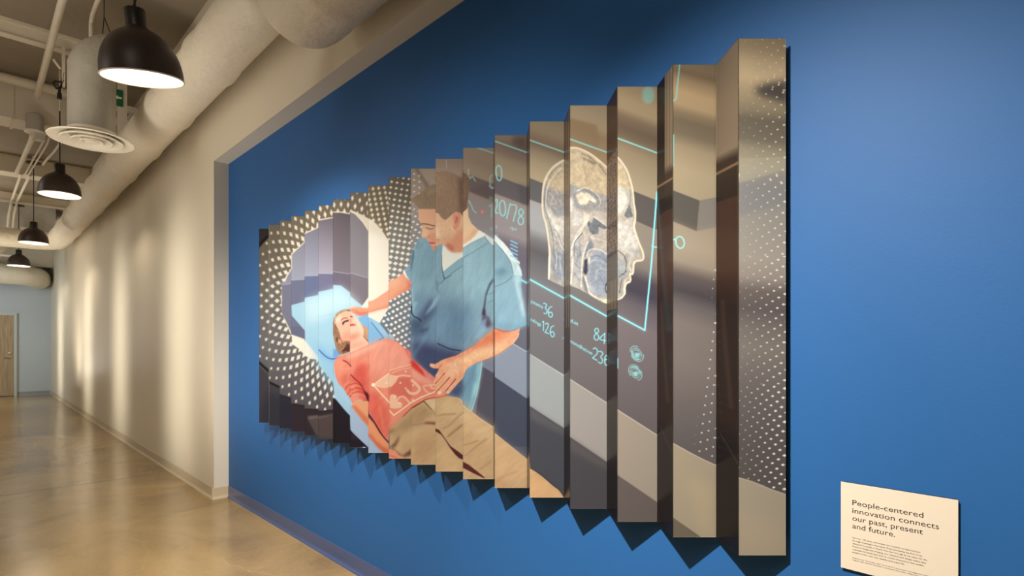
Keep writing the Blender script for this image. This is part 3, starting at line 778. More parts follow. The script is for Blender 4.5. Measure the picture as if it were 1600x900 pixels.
('g',(212.5,247),0,[(598,(128,112,92)),(545,(122,108,88)),(475,(118,106,90)),(415,(116,110,104)),(335,(112,109,109)),(275,(96,92,94)),(235,(86,80,84)),(149,(60,52,58))]),
('g',(180.5,212.5),0,[(598,(128,112,92)),(545,(122,108,88)),(475,(118,106,90)),(415,(116,110,104)),(335,(112,109,109)),(275,(96,92,94)),(235,(86,80,84)),(149,(60,52,58))]),
('g',(152,180.5),0,[(598,(128,112,92)),(545,(122,108,88)),(475,(118,106,90)),(415,(116,110,104)),(335,(112,109,109)),(275,(96,92,94)),(235,(86,80,84)),(149,(60,52,58))]),
('g',(125.5,152),0,[(598,(128,112,92)),(545,(122,108,88)),(475,(118,106,90)),(415,(116,110,104)),(335,(112,109,109)),(275,(96,92,94)),(235,(86,80,84)),(149,(60,52,58))]),
('g',(102.5,125.5),0,[(598,(128,112,92)),(545,(122,108,88)),(475,(118,106,90)),(415,(116,110,104)),(335,(112,109,109)),(275,(96,92,94)),(235,(86,80,84)),(149,(60,52,58))]),
('g',(81,102.5),0,[(598,(128,112,92)),(545,(122,108,88)),(475,(118,106,90)),(415,(116,110,104)),(335,(112,109,109)),(275,(96,92,94)),(235,(86,80,84)),(149,(60,52,58))]),
('g',(60,81),0,[(598,(128,112,92)),(545,(122,108,88)),(475,(118,106,90)),(415,(116,110,104)),(335,(112,109,109)),(275,(96,92,94)),(235,(86,80,84)),(149,(60,52,58))]),
('g',(42,60),0,[(598,(128,112,92)),(545,(122,108,88)),(475,(118,106,90)),(415,(116,110,104)),(335,(112,109,109)),(275,(96,92,94)),(235,(86,80,84)),(149,(60,52,58))]),
('g',(25,42),0,[(598,(128,112,92)),(545,(122,108,88)),(475,(118,106,90)),(415,(116,110,104)),(335,(112,109,109)),(275,(96,92,94)),(235,(86,80,84)),(149,(60,52,58))]),
('g',(10,25),0,[(598,(128,112,92)),(545,(122,108,88)),(475,(118,106,90)),(415,(116,110,104)),(335,(112,109,109)),(275,(96,92,94)),(235,(86,80,84)),(149,(60,52,58))]),
('g',(212.5,247),0,[(598,(118,104,86)),(555,(120,108,92)),(515,(132,124,116)),(455,(132,130,128)),(395,(122,124,128)),(315,(116,120,126))]),
('r',(250,238,214),None,[(9,525),(145,585),(180,593),(180,530),(125,215),(9,195)],(138,405),92,128,62,5.6,.28,.12),
('l',(238,224,192),.6,1,(180.5,212.5),[(180,590),(213,590),(213,490),(180,530)],(191,564),(8.9,1),(1.6,-8),(2.7,3.4),(0,0),(0,0)),
('l',(246,240,218),.6,1,(212.5,247),[(212,598),(247,598),(247,425),(212,425)],(217,591),(8.5,-1.5),(-1.4,-8.8),(2.5,2.2),(0,0),(.011,.007)),
('l',(250,250,240),.6,1,(212.5,247),[(212,435),(247,445),(247,315),(212,315)],(220.5,398.3),(6.7,3.5),(5.4,-6.6),(3.1,2.6),(0,0),(0,0)),
('l',(240,228,208),.6,1,(247,285.5),[(247,605),(260,605),(267,575),(261,545),(247,540)],(252,594),(8.3,-3),(0,-9.2),(2,1.7),(0,0),(0,0)),
('l',(248,240,222),.6,1,(247,285.5),[(247,540),(267,550),(267,500),(247,475)],(254,537),(6.2,-4),(-3,-8.6),(2.7,1.9),(0,0),(0,0)),
('p',(244,234,214),.5,1,0,(180.5,212.5),[(179,535),(187,530),(194,524),(205,510),(214,496),(214,390),(179,380)]),
('p',(226,210,182),4,.6,0,(180.5,212.5),[(179,534.4),(193.9,523.9),(205,509.4),(214,497.2),(205,506.1),(179,512.8)]),
('p',(232,216,190),.4,1,0,(152,180.5),[(150.5,547.8),(160.6,543.9),(171.7,538.9),(182,532.8),(182,512.8),(171.7,528.3),(160.6,540.6)]),
('p',(240,226,200),.4,1,0,None,[(43.7,409),(46.5,429),(52,444),(60,456),(60,479),(80.5,497.5),(81,511),(102.2,521),(102.6,532.2),(125.3,536),(125.6,544.4),(138,544.4),(151.8,541.8),(152,546.5),(161,541.5),(172.5,529),(181,515.5),(181,411.5),(171,396),(153,411),(135,405),(110,395),(95,375),(81,359),(81,341),(61,349),(51,371.5),(45.5,386)]),
('p',(150,146,158),.4,1,0,None,[(45.3,409),(48.2,428),(54,443),(61,455),(61,477.4),(81,495.8),(81,509.2),(102.5,519),(102.6,530.2),(125.3,534.2),(125.6,542.8),(138,542.6),(151.8,540),(152,544),(160,540),(171.5,527.5),(180.5,513.5),(180.5,412.5),(171,397.5),(153,412.5),(135,407),(110,397),(95,375),(82,360),(82,345),(61,353),(52.5,371.5),(47,386)]),
('G',(152,180.5),0,[(545,(132,126,130)),(435,(140,134,138))],[(45.3,409),(48.2,428),(54,443),(61,455),(61,477.4),(81,495.8),(81,509.2),(102.5,519),(102.6,530.2),(125.3,534.2),(125.6,542.8),(138,542.6),(151.8,540),(152,544),(160,540),(171.5,527.5),(180.5,513.5),(180.5,435),(45,435)]),
('G',(125.5,152),0,[(543,(104,92,98)),(435,(128,118,124))],[(45.3,409),(48.2,428),(54,443),(61,455),(61,477.4),(81,495.8),(81,509.2),(102.5,519),(102.6,530.2),(125.3,534.2),(125.6,542.8),(138,542.6),(151.8,540),(152,544),(160,540),(171.5,527.5),(180.5,513.5),(180.5,435),(45,435)]),
('G',(102.5,125.5),0,[(535,(118,108,116)),(445,(172,166,178))],[(45.3,409),(48.2,428),(54,443),(61,455),(61,477.4),(81,495.8),(81,509.2),(102.5,519),(102.6,530.2),(125.3,534.2),(125.6,542.8),(138,542.6),(151.8,540),(152,544),(160,540),(171.5,527.5),(180.5,513.5),(180.5,435),(45,435)]),
('G',(81,102.5),0,[(523,(128,124,136)),(435,(164,166,182))],[(45.3,409),(48.2,428),(54,443),(61,455),(61,477.4),(81,495.8),(81,509.2),(102.5,519),(102.6,530.2),(125.3,534.2),(125.6,542.8),(138,542.6),(151.8,540),(152,544),(160,540),(171.5,527.5),(180.5,513.5),(180.5,435),(45,435)]),
('G',(60,81),0,[(503,(138,136,148)),(435,(158,160,172))],[(45.3,409),(48.2,428),(54,443),(61,455),(61,477.4),(81,495.8),(81,509.2),(102.5,519),(102.6,530.2),(125.3,534.2),(125.6,542.8),(138,542.6),(151.8,540),(152,544),(160,540),(171.5,527.5),(180.5,513.5),(180.5,435),(45,435)]),
('G',(42,60),0,[(475,(140,138,152)),(435,(146,144,160))],[(45.3,409),(48.2,428),(54,443),(61,455),(61,477.4),(81,495.8),(81,509.2),(102.5,519),(102.6,530.2),(125.3,534.2),(125.6,542.8),(138,542.6),(151.8,540),(152,544),(160,540),(171.5,527.5),(180.5,513.5),(180.5,435),(45,435)]),
('p',(122,120,138),.4,1,0,(42,60),[(46,430.5),(61.5,431.5),(61.5,355),(45,386)]),
('s',(186,184,198),.5,.8,0,(42,60),[(46,430.5),(60,431.5)],.9),
('p',(112,114,136),.4,1,0,(60,81),[(58.5,437.2),(82.5,438.3),(82.5,345),(58.5,353)]),
('s',(186,184,198),.5,.8,0,(60,81),[(60,437.2),(81,438.3)],.9),
('p',(104,112,142),.4,1,0,(81,102.5),[(79.5,443.7),(104,444.4),(104,395),(79.5,355)]),
('s',(186,184,198),.5,.8,0,(81,102.5),[(81,443.7),(102.5,444.4)],.9),
('p',(116,114,140),.4,1,0,(102.5,125.5),[(101,447.8),(127,447.2),(127,395),(101,395)]),
('s',(186,184,198),.5,.8,0,(102.5,125.5),[(102.5,447.8),(125.5,447.2)],.9),
('p',(112,102,116),.4,1,0,(125.5,152),[(124,450.8),(153.5,446.8),(153.5,395),(124,395)]),
('s',(186,184,198),.5,.8,0,(125.5,152),[(125.5,450.8),(152,446.8)],.9),
('p',(126,116,122),.4,1,0,(152,180.5),[(150.5,448.8),(182,440.5),(182,412.5),(171,397.5),(150.5,413)]),
('s',(186,184,198),.5,.8,0,(152,180.5),[(152,448.8),(180.5,440.5)],.9),
('p',(104,106,128),.4,1,0,(60,81),[(57.2,365),(76.1,365),(82.5,358.3),(82.5,344.4),(61.7,352.6),(58.5,360.6)]),
('p',(244,234,214),.5,1,0,None,[(61.1,351.4),(71.7,346.7),(81.7,342.8),(87.2,336.1),(102.8,317.2),(102.8,312.2),(96.1,313.7),(89.4,314.4),(81.7,319.4),(72.8,329.4),(61.1,337.8)]),
('p',(70,66,70),.4,1,0,(10,25),[(8.5,308.3),(26.5,291.1),(26.5,142.8),(8.5,142.8)]),
('p',(70,66,70),.4,1,0,(25,42),[(23.5,281.1),(43.5,270.6),(43.5,142.8),(23.5,142.8)]),
('p',(120,112,102),1,.6,0,(10,25),[(8.3,311.7),(26.5,293.9),(26.5,287.2),(8.3,305)]),
('p',(34,32,38),.5,1,0,(10,25),[(8.5,312.8),(26.5,296.1),(26.5,290.3),(8.5,307.2)]),
('p',(34,32,38),.5,1,0,(25,42),[(23.5,281.1),(43.5,271.1),(43.5,267.2),(23.5,276.7)]),
('p',(52,46,56),.4,1,0,(42,60),[(40.5,259.9),(61.5,253),(61.5,175),(40.5,175)]),
('s',(38,32,36),.5,.8,0,(42,60),[(42.9,257.7),(61.2,250.8)],1.6),
('p',(52,42,48),.4,1,0,(60,81),[(58.5,245.3),(82.5,242),(82.5,175),(58.5,175)]),
('s',(38,32,36),.5,.8,0,(60,81),[(61.2,243.1),(82,239.8)],1.6),
('p',(50,40,44),.4,1,0,(81,102.5),[(79.5,237.1),(104,236.1),(104,175),(79.5,175)]),
('s',(38,32,36),.5,.8,0,(81,102.5),[(82,234.9),(102.8,233.9)],1.6),
('p',(52,42,46),.4,1,0,(102.5,125.5),[(101,233),(127.2,235.5),(128.5,175),(101,175)]),
('s',(38,32,36),.5,.8,0,(102.5,125.5),[(102.8,230.8),(127.2,233.3)],1.6),
('p',(44,44,56),6,.6,0,None,[(25,265),(60,245),(60,175),(10,175),(10,235)]),
('p',(112,98,92),1,.9,0,(81,102.5),[(85.7,225.1),(104,226.3),(104,221.4),(89.4,218.4),(86.3,219)]),
('p',(90,76,74),1,.85,0,(81,102.5),[(86.3,218.4),(104,222.7),(104,194.5),(99.1,195.1)]),
('p',(84,70,68),2,.9,0,(102.5,125.5),[(101,222.7),(127.2,226.9),(127.2,189.6),(101,189.6)]),
('p',(124,108,100),1,.6,0,(102.5,125.5),[(101,223.9),(127.2,228.5),(127.2,226.3),(101,220.2)]),
('s',(150,140,136),.5,.6,1,(102.5,125.5),[(127.5,236.1),(127.7,187.2)],1),
('p',(26,20,26),.6,1,0,None,[(9,517),(25,517),(25,504),(17,496),(9,486)]),
('p',(66,58,52),1,.8,0,None,[(9,517),(25,517),(25,509),(9,495)]),
('p',(168,206,222),.4,1,0,None,[(60.5,398.2),(80.8,403.8),(81.2,409.8),(102.2,414),(102.8,419),(125.3,424),(125.8,430),(138,428.8),(152,418),(153,412),(171,397),(181,397),(213,355),(221,347),(165,315),(181,169),(181,163),(153,204),(152,225),(128,253.5),(125.5,277),(103,305),(102.8,317),(82,342),(81.7,358),(61,382)]),
('p',(216,236,234),7,.6,0,None,[(81,405),(102,413),(125,423),(138,428),(153,415),(171,397),(153,391),(135,389),(105,375),(85,370)]),
('p',(150,198,222),8,.75,0,None,[(85,353),(105,335),(130,330),(130,265),(105,300)]),
('p',(160,192,216),4,.6,0,None,[(129,275),(153,235),(181,175),(181,163),(153,204),(128,254)]),
('p',(168,186,208),.5,1,0,None,[(153,241),(181,208),(213,170),(213,163),(181,163),(153,204)]),
('s',(160,200,212),.5,.5,1,None,[(103,379),(125,385),(151,394)],1.1),
('s',(160,200,212),.5,.5,1,None,[(103,365),(125,371),(151,380)],1.1),
('s',(160,200,212),.5,.5,1,None,[(103,351),(125,357),(151,366)],1.1),
('p',(120,176,224),3,.5,0,None,[(103.3,339.4),(107.2,331.7),(117.2,320.6),(125,318.3),(135,320.6),(135,302.8),(105,318.3)]),
('s',(44,72,150),.5,.9,1,None,[(103.3,328.3),(109.4,322.2),(117.2,316.1),(125,314.1),(132.8,316.1)],1.5),
('p',(98,148,212),1.5,.8,0,None,[(126.1,329.4),(130.6,330.6),(136.1,320.6),(129.4,316.1),(126.1,317.2)]),
('p',(30,22,26),.4,1,0,(125.5,152),[(145,232.2),(153.5,223.3),(153.5,182.8),(123.9,182.8),(123.9,256.1)]),
('p',(34,28,34),.4,1,0,(125.5,152),[(127.8,253.3),(142.8,235),(153.5,223.9),(153.5,168.3),(127.8,168.3)]),
('p',(36,28,36),.4,1,0,(152,180.5),[(150.5,203.3),(176.1,177.2),(150.5,175)]),
('p',(24,22,30),.5,1,0,(152,180.5),[(150.5,203.9),(182,174.4),(182,172.8),(176.1,175.6),(150.5,201.1)]),
('p',(70,58,64),2,.5,0,(152,180.5),[(154.4,197.2),(157.2,197.2),(165,187.2),(155,189.4)]),
('p',(132,184,220),.5,1,0,None,[(165,377.8),(171.7,381.1),(181.7,385.9),(181.7,382.8),(190.6,375),(202.8,366.1),(211.9,359.4),(213.3,349.4),(221.1,347),(222.8,343.9),(202.8,344.8),(185,338.3),(171.7,337.2)]),
('p',(176,208,224),3,.7,0,(180.5,212.5),[(179,382.8),(190.6,375),(202.8,366.1),(214,359.4),(214,350.6),(205,348.3),(193.9,361.7),(182.8,372.8)]),
('s',(52,92,150),.5,.85,0,(180.5,212.5),[(185,371.7),(193.9,360.6),(204.4,347),(197.2,343.9)],1.2),
('p',(244,234,214),.8,1,0,(180.5,212.5),[(175,387),(214,394.5),(209,388),(203,378),(198,370),(185,378),(175,381)]),
('p',(112,122,132),.6,1,0,(180.5,212.5),[(209,388),(214,394),(214,349),(205,361),(198,370),(203,378)]),
('p',(244,234,214),.5,1,0,(152,180.5),[(171.2,397),(182,413),(182,385),(165,391)]),
('l',(248,244,236),.6,1,(180.5,212.5),[(199,371),(203,379),(209,388),(213,392),(213,356),(207,363)],(204.5,373),(6.7,3.2),(4.3,-6.2),(3,2.6),(0,0),(0,0)),
('p',(112,124,136),.6,0,0,(180.5,212.5),[(197.8,370.6),(201.7,376.1),(206.1,383.9),(214,393.9),(214,358.3)]),
('p',(140,174,188),.5,1,0,None,[(235.5,450.5),(246,463),(248,475),(250.5,487),(256,496),(261,504),(271,503),(277,497),(285,490),(297,494),(313,503),(329,487),(345,497),(363.5,509),(376,500.5),(378.3,509.4),(391.7,496),(402.8,483),(411,470),(417,465),(416.5,461),(419.4,453),(420.6,445),(419.4,428.3),(420,408.3),(424,393),(426.7,379.4),(426.7,367.2),(417,363),(409,359.5),(396,356.7),(387,358),(377,359),(367,335),(358,311),(355,286),(348,255),(341.7,232),(330,241),(329,249),(320,255),(305,258),(285,265),(246.7,313),(246.7,345),(247,378),(249,401),(247,434),(239,439)]),
('p',(158,196,206),9,.8,0,None,[(327,480),(363,505),(377,499),(377,405),(340,395),(305,415),(305,455)]),
('p',(104,132,158),12,.75,0,None,[(251,420),(295,405),(340,405),(343,335),(305,315),(265,315),(250,355)]),
('p',(64,70,102),6,.95,0,None,[(248,345),(305,330),(340,323),(327,305),(330,275),(317,257),(285,269),(247,315)]),
('p',(66,76,104),5,.8,0,None,[(255,375),(277,405),(285,407),(281,385),(265,363)]),
('p',(60,74,104),4,.6,0,None,[(248,375),(260,371),(273,355),(255,345),(248,347)]),
('p',(126,160,174),5,.6,0,None,[(250,475),(260,490),(277,490),(285,475),(285,435),(260,435),(247,445)]),
('p',(70,96,118),1.2,.85,0,None,[(249.4,482.8),(251.7,485),(252.2,472.8),(248.9,459.4),(247.8,450.6),(247,459.4)]),
('p',(78,120,134),1.2,.7,0,None,[(258.9,498.3),(260,496.1),(256.1,485),(255.6,488.3)]),
('p',(168,212,218),1.2,.6,0,None,[(247.8,428.3),(250,422.8),(251.7,402.8),(258.9,403.9),(252.8,392.8),(250.6,387.2),(248.9,400.6)]),
('p',(170,210,220),1.5,.7,0,None,[(285,408.3),(292.8,415.6),(286.1,398.3),(275,387.2),(268.3,381.7),(271.7,387.2)]),
('s',(26,30,50),.5,.95,1,None,[(248.3,396.1),(248.1,387.2),(251.7,380.6),(258.3,377.8),(262.8,373.3)],1.6),
('p',(60,80,100),3,.6,0,None,[(247.2,378.3),(261.7,372.8),(263.9,367.2),(252.8,356.1),(247.2,345)]),
('p',(54,60,88),2,.7,0,None,[(259.4,358.3),(272.8,362.8),(277.2,368.3),(272.8,358.3),(261.7,356.1)]),
('p',(110,146,176),8,.5,0,None,[(288.3,378.3),(312.8,382.8),(341.7,391.7),(335,360.6),(290.6,360.6)]),
('p',(128,166,182),6,.35,0,None,[(285.6,367.2),(292.8,382.8),(301.7,396.1),(306.1,382.8),(297.2,356.1),(287.2,345)]),
('p',(112,148,170),2,.9,0,None,[(329.4,288.3),(336.1,299.4),(347.2,307.2),(358.3,310.8),(355,286.1),(347.2,252.8),(341.7,232.8),(333.9,235),(327.2,277.2)]),
('p',(116,154,172),1.5,.8,0,None,[(301.7,259.4),(321.7,273.9),(346.1,275),(351.9,275),(341.7,231.7),(329.4,241.7),(328.3,248.3),(319.4,254.4)]),
('p',(70,78,108),4,.9,0,None,[(301.7,260.6),(319.4,275),(330.6,275),(323.9,252.8),(306.1,257.2)]),
('p',(150,200,206),2.5,.9,0,None,[(346.1,275),(352.2,275),(342.2,232.2),(337.2,236.1)]),
('p',(160,212,212),3,.85,0,None,[(351.7,307.2),(358.3,310.6),(355.6,286.1),(348.9,255),(343.9,255),(350,286.1)]),
('s',(210,240,240),.5,.7,1,None,[(357.9,310),(355,286.1),(348.6,255),(341.7,232.8)],1),
('p',(150,188,204),3,.7,0,None,[(376.1,433.9),(402.8,442.8),(413.9,445),(419.4,428.3),(425,389.4),(426.7,367.2),(417.2,362.8),(396.1,357.2),(377.2,363.3)]),
('p',(128,172,196),3,.8,0,None,[(377.2,373.9),(396.1,369.4),(417.2,368.3),(426.7,372.8),(426.7,367.2),(417.2,363),(396.1,357),(377.2,363)]),
('p',(208,236,238),2.5,.8,0,None,[(407.2,442.8),(411.7,442.8),(417.2,422.8),(422.8,400.6),(425.6,378.3),(420.6,382.8),(416.1,406.1),(411.7,425)]),
('p',(200,232,236),3,.55,0,None,[(398.3,432.8),(401.7,435),(392.8,409.4),(389.4,406.1)]),
('p',(90,60,80),2,.8,0,None,[(359.4,391.7),(362.2,393.9),(363.3,382.8),(369.4,378.3),(373.9,367.2),(367.2,362.8),(358.3,367.2),(358.3,378.3)]),
('p',(150,186,212),1.5,.75,0,None,[(357.2,372.8),(366.1,379.4),(365,373.9),(362.8,358.3),(357.2,352.8),(355,346.1),(345,346.1),(351.7,356.1)]),
('p',(46,40,66),1,.85,0,None,[(358.3,382.8),(360.6,397.2),(363.9,416.1),(369.4,431.7),(375.6,440),(376.1,438.3),(370.6,428.3),(365,412.8),(362.8,393.9),(363.3,382.8)]),
('s',(84,112,132),.5,.7,1,None,[(377.2,426.7),(387.2,430.6),(397.2,435.6),(405,442.8)],1),
('s',(50,64,90),.5,.7,1,None,[(377.2,363.3),(382.8,360),(396.1,356.7),(409.4,359.2),(417.2,362.6)],1.1),
('s',(74,100,124),.5,.7,1,None,[(367.2,414.4),(375.6,418.3)],.8),
('s',(74,100,124),.5,.6,1,None,[(368.3,402.2),(375.6,406.1)],.8),
('p',(238,246,238),.8,.95,0,(378,427.5),[(376.5,509.4),(391.7,496.1),(402.8,482.8),(410.6,470.6),(416.7,466.1),(417,462.2),(412.8,465),(419.4,452.8),(420.8,444.4),(413.9,444.4),(407.2,446.1),(402.8,465),(391.7,482.8),(376.5,497.2)]),
('p',(186,220,224),2,.8,0,(378,427.5),[(402.8,468.3),(411.7,465),(418.3,450.6),(420,433.9),(411.7,433.9),(407.2,449.4)]),
('s',(70,100,116),.5,.8,1,(378,427.5),[(378.1,497.2),(387.2,487.2),(396.1,476.1),(402.8,465),(407.2,447.2)],1),
('p',(90,130,148),3,.5,0,(378,427.5),[(376.5,452.8),(387.2,457.2),(393.9,456.1),(396.1,448.3),(387.2,445),(376.5,445)]),
('s',(84,112,124),.5,.7,1,(328.5,378),[(329.4,472.8),(341.7,479.4),(353.9,487.2),(366.1,494.4)],.9),
('p',(170,204,210),2,.5,0,(328.5,378),[(327,486.1),(351.7,500.6),(362.8,506.1),(366.1,496.1),(351.7,487.2),(327,473.9)]),
('p',(238,244,236),.8,.9,0,(328.5,378),[(363.3,509.7),(376.1,501.1),(379.5,490.6),(372.8,491.7),(363.9,503.9)]),
('s',(80,110,126),.5,.7,1,(328.5,378),[(363.3,503.9),(369.4,496.1),(376.3,490)],.9),
('n',6,22,-.35,.06,23,None,[(236,451),(256,496),(285,490),(329,487),(363,509),(391,496),(417,465),(426,375),(396,357),(377,359),(358,311),(348,255),(342,232),(305,258),(247,313),(247,434)]),
('n',1.2,1.2,0,.035,24,None,[(236,451),(256,496),(285,490),(329,487),(363,509),(391,496),(417,465),(426,375),(396,357),(377,359),(358,311),(348,255),(342,232),(305,258),(247,313),(247,434)]),
('p',(150,188,200),1,.8,0,(285.5,328.5),[(297.2,450.6),(309.4,460.6),(330,475),(330,461.7),(301.7,441.7)]),
('s',(90,118,134),.5,.8,1,(285.5,328.5),[(300.6,439.4),(312.8,449.4),(328.9,460.6)],.9),
('s',(60,70,90),.5,.85,1,(285.5,328.5),[(295.9,477.2),(295.3,462.8),(296.7,449.4),(299.2,439.4)],1.1),
('s',(74,92,112),.5,.8,1,(285.5,328.5),[(297.2,445),(300,438.9),(290.6,430.6)],.9),
('s',(74,92,112),.5,.8,1,(285.5,328.5),[(300,438.9),(310.6,445)],.9),
('s',(60,76,100),.5,.6,1,(285.5,328.5),[(289,435),(289.2,417.2)],.9),
('s',(60,76,100),.5,.4,1,(285.5,328.5),[(286.8,436.1),(287,420.6)],.9),
('s',(36,36,62),.5,.9,1,None,[(288.9,338.3),(301.7,332.2),(312.8,328.9),(325,327.2)],1.6),
('p',(110,150,176),2,.5,0,None,[(257.2,332.8),(266.1,346.1),(275,355),(268.3,341.7),(255,321.7),(249.4,318.3)]),
('p',(250,248,232),.5,1,0,(285.5,328.5),[(296.8,493),(301.7,488.9),(308.3,483),(315,480.3),(330,482.3),(330,475),(319.4,468.3),(309.4,460.3),(297.2,450.6),(295.6,462.8),(295.6,479.4)]),
('p',(250,248,234),.5,1,0,(328.5,378),[(327,492.8),(339.4,499.7),(347.2,507.2),(353,515.9),(364.4,509.2),(361.7,505.9),(351.7,501.4),(339.4,494.8),(327,486.7)]),
('p',(242,194,154),.5,1,0,(285.5,328.5),[(284,546.1),(330,546.1),(330,482.3),(322.8,480.6),(315,480.6),(308.3,483.2),(301.7,489.2),(297.8,493.3),(292.8,493.2),(289.4,491.9),(284,490.3)]),
('p',(228,152,118),2.5,.8,0,(285.5,328.5),[(301.7,495),(310.6,500.6),(319.4,512.8),(330,521.7),(330,482.3),(321.7,480.6),(312.8,480.8),(306.1,485.2)]),
('p',(200,112,92),2,.7,0,(285.5,328.5),[(299.4,493.9),(306.1,495),(315,488.3),(312.8,481.1),(306.1,485.6)]),
('p',(252,222,184),3,.7,0,(285.5,328.5),[(284,521.7),(290.6,521.7),(292.8,506.1),(284,503.9)]),
('p',(222,168,136),3,.7,0,(285.5,328.5),[(284,500.6),(297.2,501.7),(312.8,510.6),(306.1,497.2),(292.8,493.9),(284,491.1)]),
('p',(252,214,182),1.5,.8,0,(285.5,328.5),[(309.4,520.6),(316.1,521.7),(316.7,516.7),(310.6,515.6)]),
('s',(176,110,90),.5,.7,1,(285.5,328.5),[(286.1,500.3),(291.7,500)],.9),
('p',(246,208,166),.5,1,0,(328.5,378),[(327,550.6),(335.9,550.6),(337,536.1),(341.7,525.9),(352.3,515.9),(351.1,512.8),(345,505.2),(336.1,497.4),(327,492.6)]),
('p',(236,170,128),2.5,.8,0,(328.5,378),[(343.9,506.1),(351.7,514.4),(347.2,518.3),(340.6,508.3),(331.7,500.6),(327,493.3)]),
('p',(241,184,146),.5,1,0,(247,285.5),[(258.9,549.4),(258.9,532.8),(261.7,527.2),(264.4,524.4),(263.7,518.3),(265,514.4),(263.2,507.2),(264.8,503.9),(270.6,502.1),(273.3,498.9),(275.6,497.2),(277,493.3),(279.2,491.1),(279.4,487),(281.7,484.4),(287,482.8),(287,549.4)]),
('p',(246,204,166),1.5,.8,0,(247,285.5),[(264.4,518.3),(272.8,516.1),(273.9,507.2),(265,504.4),(263.4,507.2),(265,514.4)]),
('p',(222,150,116),2,.6,0,(247,285.5),[(273.3,507.2),(287,512.8),(287,496.7),(276.1,497.2)]),
('p',(222,92,88),.6,.9,0,(247,285.5),[(275.2,497.2),(280.6,497),(287,495.9),(287,493.7),(277,493.2)]),
('p',(226,128,100),1,.7,0,(247,285.5),[(279.2,490.6),(287,490.6),(287,482.8),(281.7,484.8)]),
('s',(112,80,70),.5,.9,1,(247,285.5),[(264.1,525.2),(271.7,524.8),(279.4,523),(285.9,521.4)],1.7),
('s',(120,80,72),.5,.85,1,(247,285.5),[(271.1,519.2),(277.2,517),(282.2,518.3)],1.4),
('s',(190,110,86),.5,.7,1,(247,285.5),[(269.4,502.8),(273.9,503.3),(275.6,506.7)],1),
('p',(156,132,105),.7,1,0,(247,285.5),[(245.5,562.8),(251.7,567.2),(261.7,573.3),(270.6,580.6),(275,583.9),(281.7,586.8),(287,586.8),(287,548.3),(260,548.3),(258.3,551.1),(252.8,556.1)]),
('p',(176,152,120),3,.6,0,(247,285.5),[(271.7,580.6),(287,586.1),(287,571.7),(275,571.7)]),
('p',(160,130,104),.7,1,0,(285.5,328.5),[(284,605.9),(292.8,606.8),(301.7,607.2),(310.6,605.6),(319.4,601.1),(330,594.8),(330,536.1),(323.9,542.6),(317.2,543.9),(311.7,540.3),(307.2,535.9),(300.6,531),(296.1,533.7),(292.8,537.2),(290.6,541.1),(284,543.3)]),
('p',(104,72,60),3.5,.85,0,(285.5,328.5),[(321.7,598.3),(330,594.4),(330,537.2),(323.9,542.8),(322.8,569.4)]),
('p',(182,150,120),6,.5,0,(285.5,328.5),[(284,602.8),(299.4,602.8),(301.7,578.3),(284,571.7)]),
('p',(126,98,76),.7,1,0,(328.5,378),[(327,606.9),(333.9,602.8),(337.2,595.2),(337.9,585),(336.7,569.4),(334.4,548.3),(327,542.2)]),
('p',(150,118,90),2,.5,0,(328.5,378),[(327,589.4),(332.8,588.3),(332.8,567.2),(327,562.8)]),
('p',(236,158,130),.8,1,0,(285.5,328.5),[(312.8,538.9),(317.8,543.1),(323.3,541.7),(325.6,536.1),(323.9,527.2),(320.6,519.4),(316.1,515.6),(312.8,518.3),(314.4,525)]),
('p',(186,92,80),1,.8,0,(285.5,328.5),[(316.7,537.2),(320.6,536.1),(320,530.6),(317.8,526.1),(315.6,527.2),(317.8,531.7)]),
('p',(236,158,130),1,.7,0,(285.5,328.5),[(311.7,536.1),(314.4,537.2),(312.8,530.6),(310.6,531.7)]),
('p',(252,250,240),.5,1,0,None,[(234.4,450.6),(237.2,452.2),(241.7,441.7),(247.2,434.4),(247.2,431.7),(245,433.9),(237.2,441.7)]),
('p',(238,166,130),.5,1,0,(212.5,247),[(211,435),(221.7,438.9),(229.4,443.9),(234.8,448.6),(239.4,441.7),(248.5,434.1),(248.5,424.8),(239.4,420.3),(230.6,415.3),(221.7,409.2),(211,404.2)]),
('p',(246,196,160),4,.6,0,(212.5,247),[(211,433.9),(229.4,441.7),(233.9,445),(231.7,432.8),(217.2,423.9)]),
('p',(216,112,84),2,.7,0,(212.5,247),[(211,405.6),(221.7,411.1),(239.4,421.7),(248.5,425.9),(248.5,431.1),(236.1,422.8),(222.8,413.9)]),
('p',(222,100,82),2,.5,0,(212.5,247),[(240.6,438.3),(248.5,433.9),(248.5,425.6),(241.7,426.1)]),
('p',(238,168,134),.5,1,0,(180.5,212.5),[(179,403),(188.3,406.1),(197.2,411.7),(207.2,418.3),(214,423),(214,394.8),(200.6,391.7),(189.4,388.3),(179,385.9)]),
('p',(222,122,92),2,.7,0,(180.5,212.5),[(179,388.3),(189.4,391.1),(214,398.3),(214,394.8),(200.6,391.7),(189.4,388.3),(179,385.9)]),
('p',(238,160,126),.6,1,0,(152,180.5),[(150.5,393.9),(158.3,396.3),(167.2,394.7),(182,393.2),(182,385.2),(175,382.8),(168.3,381),(161.7,383.7),(150.5,388.6)]),
('p',(214,96,76),1.5,.6,0,(152,180.5),[(153.9,391.1),(165,387.2),(182,388.3),(182,385.2),(168.3,381.4),(161.7,384.1)]),
('p',(250,214,180),1,.8,0,(152,180.5),[(150.5,395.6),(158.3,396.3),(162.8,394.4),(153.9,392.8)]),
('s',(200,80,70),.5,.6,1,(152,180.5),[(155,391.7),(160.6,391.1),(165,387.2)],.8),
('p',(150,112,82),.6,1,0,(125.5,152),[(124,361.7),(127,377.2),(130.3,385),(138.1,390.1),(145,391.7),(153.5,391.7),(153.5,326.1),(145,322.6),(136.1,320.8),(131.7,327),(128.7,335),(127,346.1)]),
